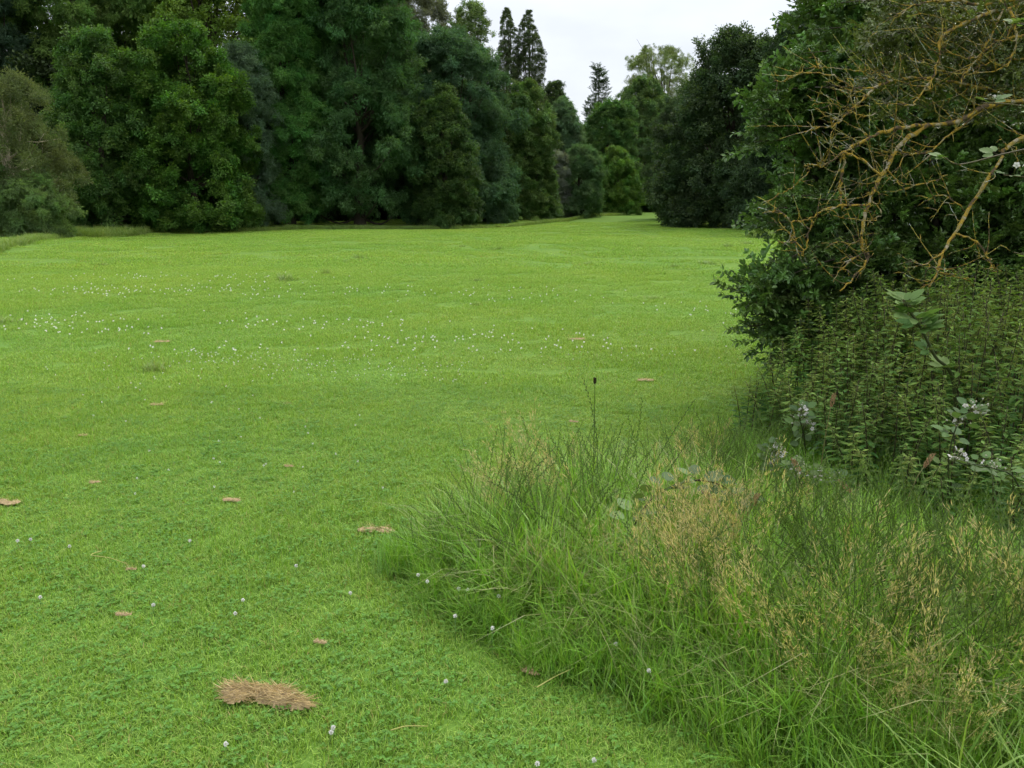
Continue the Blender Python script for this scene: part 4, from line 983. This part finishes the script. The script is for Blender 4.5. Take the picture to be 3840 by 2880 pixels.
# ------------------------------------------------------------------ single seed heads, plantain, clover, mown hay
def seed_heads():
    rng = np.random.default_rng(33)
    def head(colr, L, w):
        mb = MB(); k = 120; s = rng.random(k); a = rng.uniform(0, 6.28, k); r = w * .5 * np.sin(np.pi * np.clip(s, .06, .96)) ** .6
        p = np.stack([np.cos(a) * r * .6, np.sin(a) * r * .6, s * L], -1)
        leaves(mb, p, np.stack([np.cos(a) * .7, np.sin(a) * .7, np.ones(k)], -1), rng.normal(0, 1, (k, 3)), .012, .005, np.array(colr) * rng.uniform(.7, 1.3, (k, 1)))
        return mb.mesh('seed_head', [M_dry])
    hd = head((0.34, 0.22, 0.12), .075, .02); dk = head((0.05, 0.04, 0.02), .03, .011)
    def one(name, label, cat, u, v, Y, lean, hm, g=None, scol=(0.22, 0.22, 0.09)):
        tip = pk(u, v, Y); b = np.array([tip[0] - lean[0], tip[1] - lean[1], 0.0]); h = tip[2]
        root = thing(name, label, cat, b, 0, g)
        P = smooth_path([(0, 0, 0), (lean[0] * .25, lean[1] * .25, h * .5), (lean[0] * .7, lean[1] * .7, h * .87), (lean[0], lean[1], h)], 4)
        mb = MB(); tube(mb, P, np.linspace(.0032, .002, len(P)), scol, 5); obj('stem', mb.mesh('stem', [M_long], True), root)
        o = obj('seed_head', hm, root); d = P[-1] - P[-2]; q = Vector(d).to_track_quat('Z', 'Y'); o.location = P[-1]; o.rotation_euler = q.to_euler()
    one('plantain', 'single tall thin plantain stalk with a dark head standing above the long grass', 'plantain', 1285, 830, 4.35, (0.0, 0.03), dk, scol=(0.09, 0.15, 0.03))
    spec = [(2090, 1330, 2.75, (.06, .02), 'thick brown cocksfoot seed head before the shaded bank, lower right'), (2180, 1235, 2.9, (-.1, .03), 'brown seed head drooping at the right edge of the shaded bank'),
            (1840, 1065, 3.6, (-.1, .05), 'pinkish-brown seed head in front of the nettles'), (1730, 1020, 3.75, (-.08, .02), 'brown seed head leaning beside the white bramble blossom'),
            (1545, 1085, 3.4, (-.12, .0), 'brown seed head next to the arching bramble cane'), (1620, 1100, 3.3, (.05, .0), 'tan seed head just right of the arching bramble cane'),
            (1995, 1010, 3.6, (.1, .02), 'brown seed head against the dark foot of the nettles'), (1795, 880, 4.2, (.03, .0), 'reddish-brown dock-like seed head at the nettles\' left front')]
    for u, v, Y, l, lb in spec: one('seed_stalk', lb, 'grass stalk', u, v, Y, l, hd, 'brown seed stalks in the long grass')
seed_heads()

def clover():
    rng = np.random.default_rng(44)
    def head(k):
        mb = MB(); d = norm(rng.normal(0, 1, (k, 3)) + [0, 0, .35]); p = d * .003
        t = rng.uniform(.8, 1.1, (k, 1))
        leaves(mb, p, d, rng.normal(0, 1, (k, 3)), .0095, .0045, np.array([0.88, 0.86, 0.82]) * t)
        dn = d[:, 2] < -.1
        return mb.mesh('flower_head', [M_petal])
    hm = [head(70) for _ in range(3)]; far = [head(16) for _ in range(3)]
    mb = MB(); tube(mb, np.array([(0, 0, 0), (.003, 0, .5), (0, 0, 1.0)]), .0012, (0.10, 0.19, 0.04), 4); sm = mb.mesh('stem', [M_weed], True)
    near = [(903, 1242), (923, 1256), (991, 1272), (1010, 1274), (1077, 1288), (983, 1331), (1064, 1357), (1330, 1391), (1528, 1402), (1402, 1449), (525, 1296), (331, 1307), (150, 1180), (66, 1165), (38, 1168), (410, 1168), (720, 1572), (488, 1607), (1161, 1650), (1283, 1642), (963, 1472), (310, 1223), (508, 1325), (757, 1281), (640, 1222), (87, 1290), (715, 1582)]
    words_ = ['upper of two clover heads under the grass tip', 'lower of two clover heads under the grass tip', 'first of two touching clover heads by the grass edge', 'second of two touching clover heads by the grass edge', 'big white clover head at the grass edge', 'faint clover head below the touching pair', 'clover head just inside the long grass edge', 'white clover head deep in the near long grass', 'white clover head beside the tan seed plumes', 'brownish-white clover head low in the long grass', 'white clover head on open lawn above the large hay clump', 'white clover head above the tiny brown clump', 'clover head near the bent straw, upper side', 'second clover head from the left edge', 'clover head nearest the left edge', 'lone clover head below the thin brown strip', 'upper of two clover heads right of the large hay clump', 'clover head below the large hay clump', 'clover head at the bottom edge, left of two', 'clover head at the bottom edge, right of two', 'clover head between the yellow straw and dark clump', 'clover head by the end of the bent straw', 'clover head under the lone white one above the hay', 'clover head halfway from the hay to the grass tip', 'clover head on lawn left of the grass tip', 'clover head at lower left beneath the bent straw', 'lower of two clover heads right of the large hay clump']
    for (u, v), lb in zip(near, words_):
        h = .05 if u < 850 or v > 1460 else .12
        p = gk(u, v); f = (1.6 - h) / 1.6; p = p * np.array([f, f, 0])
        r = thing('clover_flower', lb, 'clover', p, rng.uniform(0, 6.28), 'white clover flowers on the near lawn')
        s = obj('stem', sm, r); s.scale = (1, 1, h)
        o = obj('flower_head', hm[rng.integers(0, 3)], r); o.location = (0, 0, h); o.rotation_euler = (rng.normal(0, .3), rng.normal(0, .3), 0); o.scale = (0.68,) * 3
    # drifts further out: (u, v, spread u, spread v, count)
    dr = [(700, 790, 260, 28, 90), (480, 772, 120, 15, 60), (500, 640, 420, 14, 90), (250, 640, 200, 10, 60), (1050, 740, 320, 30, 90), (900, 810, 160, 22, 50), (300, 830, 300, 60, 40), (1300, 770, 220, 20, 30), (350, 610, 330, 8, 60), (120, 700, 150, 12, 40), (700, 700, 300, 15, 50), (1500, 665, 150, 18, 25), (500, 1000, 420, 120, 26), (1100, 640, 250, 12, 40), (200, 720, 200, 10, 30)]
    P = []
    for u, v, su, sv, n in dr:
        for _ in range(n):
            uu, v2 = u + rng.normal(0, su * .55), v + rng.normal(0, sv * .6)
            if v2 < 560: continue
            p = gk(uu, v2)
            if in_poly(p[0], p[1], LONG): continue
            P.append(p)
    P = sorted(P, key=lambda p: p[1])
    for p in P[:270]:
        o = thing('clover_flower', 'small white clover flower scattered across the middle lawn', 'clover', (p[0], p[1], float(ground_z(p[0], p[1])) + .045), rng.uniform(0, 6.28), 'white clover flowers across the middle lawn', data=far[rng.integers(0, 3)])
        o.scale = (0.64,) * 3
    mb = MB()
    for p in P[270:]:
        k = 9; d = norm(rng.normal(0, 1, (k, 3)) + [0, 0, .4]); c = np.array([p[0], p[1], float(ground_z(p[0], p[1])) + .05])
        leaves(mb, np.repeat(c[None], k, 0), d, rng.normal(0, 1, (k, 3)), .014, .010, (0.88, 0.86, 0.82))
    o = obj('clover_flowers', mb.mesh('clover_flowers', [M_petal])); o['kind'] = 'stuff'; o['label'] = 'drifts of tiny white clover flowers far out on the lawn'
clover()

def hay():
    rng = np.random.default_rng(55)
    def clumpm(L, Wd, H, n, straw):
        """ragged mat of dry clippings: the union of a few overlapping flat heaps, with loose straws on top"""
        ne = 7; ex = np.linspace(-.42, .42, ne) * L + rng.normal(0, .03 * L, ne); ey = -ex * .16 + rng.normal(0, .16 * Wd, ne)
        er = np.stack([rng.uniform(.15, .26, ne) * L, rng.uniform(.28, .6, ne) * Wd], -1); eh = H * rng.uniform(.35, 1.1, ne)
        nx, ny = 46, 20
        X, Y = np.meshgrid(np.linspace(-.72 * L, .72 * L, nx), np.linspace(-1.1 * Wd, 1.1 * Wd, ny))
        Z = np.full(X.shape, -1.0)
        for i in range(ne):
            d2 = ((X - ex[i]) / er[i, 0]) ** 2 + ((Y - ey[i]) / er[i, 1]) ** 2 + rng.normal(0, .10, X.shape)
            Z = np.maximum(Z, np.where(d2 < 1, eh[i] * np.clip(1 - d2, 0, 1), -1))
        ok = Z > 0
        Z = np.where(ok, Z + H * .25 * rng.random(Z.shape) * np.clip(Z / H * 3, 0, 1), -.002)
        i = np.arange(ny - 1)[:, None] * nx; j = np.arange(nx - 1)[None]
        F = np.stack([i + j, i + j + 1, i + nx + j + 1, i + nx + j], -1).reshape(-1, 4)
        F = F[(ok.ravel()[F]).sum(1) >= 2]
        V = np.stack([X, Y, Z], -1).reshape(-1, 3)
        c = np.array([0.42, 0.31, 0.16]) * rng.uniform(.5, 1.15, (nx * ny, 1))
        mb = MB(); mb.add(V, F, c); mat_ = mb.mesh('thatch', [M_dry], True)
        sb = MB(); src = V[ok.ravel()]; b = src[rng.integers(0, len(src), n)] + rng.normal(0, .003, (n, 3)) + [0, 0, .003]
        a = rng.normal(-.16, .5, n) + np.where(rng.random(n) < .5, 0, math.pi); l = rng.uniform(.012, .055, n) * straw
        col = (np.array([0.52, 0.39, 0.20]) + rng.random((n, 1)) * np.array([0.22, 0.19, 0.14])) * rng.uniform(.55, 1.15, (n, 1))
        D = np.stack([np.cos(a), np.sin(a) * .9, rng.normal(.12, .32, n)], -1)
        leaves(sb, b, D, rng.normal(0, .5, (n, 3)) + [0, 0, 1], l, .0018, col, STRAW)
        return mat_, sb.mesh('straw', [M_dry])
    def put(label, u, v, w, d, h, n, rz=0.0, straw=1.0):
        p = gk(u, v); a, b = clumpm(w, d, h, n, straw)
        r = thing('hay_clump', label, 'hay', (p[0], p[1], float(ground_z(p[0], p[1])) + (.022 if w > .2 else .016)), rz, 'dry brown clumps of mown grass on the lawn')
        obj('thatch', a, r); obj('straw', b, r, kind='stuff')
    put('large matted clump of dry brown mown grass on the near lawn', 572, 1520, .25, .078, .024, 1300, -.10)
    sm = [(268, 1335, .05, 'tiny brown clump on the near lawn up and left of the large one'), (693, 1395, .04, 'tiny brown wisp between the large clump and the long grass'), (1145, 1459, .06, 'dark brown clump at the edge of the long grass'),
          (812, 1150, .15, 'flat brown strip beside the leftmost tip of the long grass'), (500, 1085, .085, 'thin brown strip midway on the lawn'), (340, 878, .09, 'dark golden clump far out below the clover drift'), (12, 1091, .11, 'brown strip cut by the left picture edge'),
          (622, 876, .07, 'faint tan patch right of the golden clump'), (205, 1047, .05, 'faint tan wisp above the strip at the left edge'), (625, 1012, .05, 'small brown wisp between tan patch and thin strip'), (1245, 732, .16, 'far brown streak on the lawn near its middle'), (1395, 824, .11, 'brown streak on the lawn beyond the plantain stalk'), (283, 1236, .035, 'tiny brown wisp by the bent straw'), (1240, 915, .06, 'tan clump just beyond the far edge of the long grass'), (180, 945, .05, 'small brown fleck far to the left'), (350, 740, .15, 'far brownish streak left of the clover')]
    for u, v, w, lb in sm: put(lb, u, v, w, w * .4, .004 + .04 * w, 70, rng.normal(0, .2), min(1.0, w * 6))
    def straw(label, pts):
        P = np.array([gk(u, v) + [0, 0, z] for u, v, z in pts]); b = P[0].copy(); b[2] = 0
        mb = MB(); pp = smooth_path(P - b, 4); tube(mb, pp, np.linspace(.0022, .0012, len(pp)), (0.42, 0.40, 0.13), 5)
        o = thing('straw_stalk', label, 'straw', b, 0, 'loose straws on the lawn', data=mb.mesh('straw_stalk', [M_dry], True))
    straw('bent yellow straw lying on the lawn to the left', [(222, 1212, .05), (200, 1219, .045), (240, 1228, .05), (280, 1240, .045)])
    straw('yellow straw lying near the bottom edge', [(845, 1606, .045), (880, 1600, .05), (925, 1597, .045)])
    straw('pale straw leaning out of the long grass edge', [(1160, 1508, .04), (1200, 1490, .05), (1240, 1477, .06)])
hay()
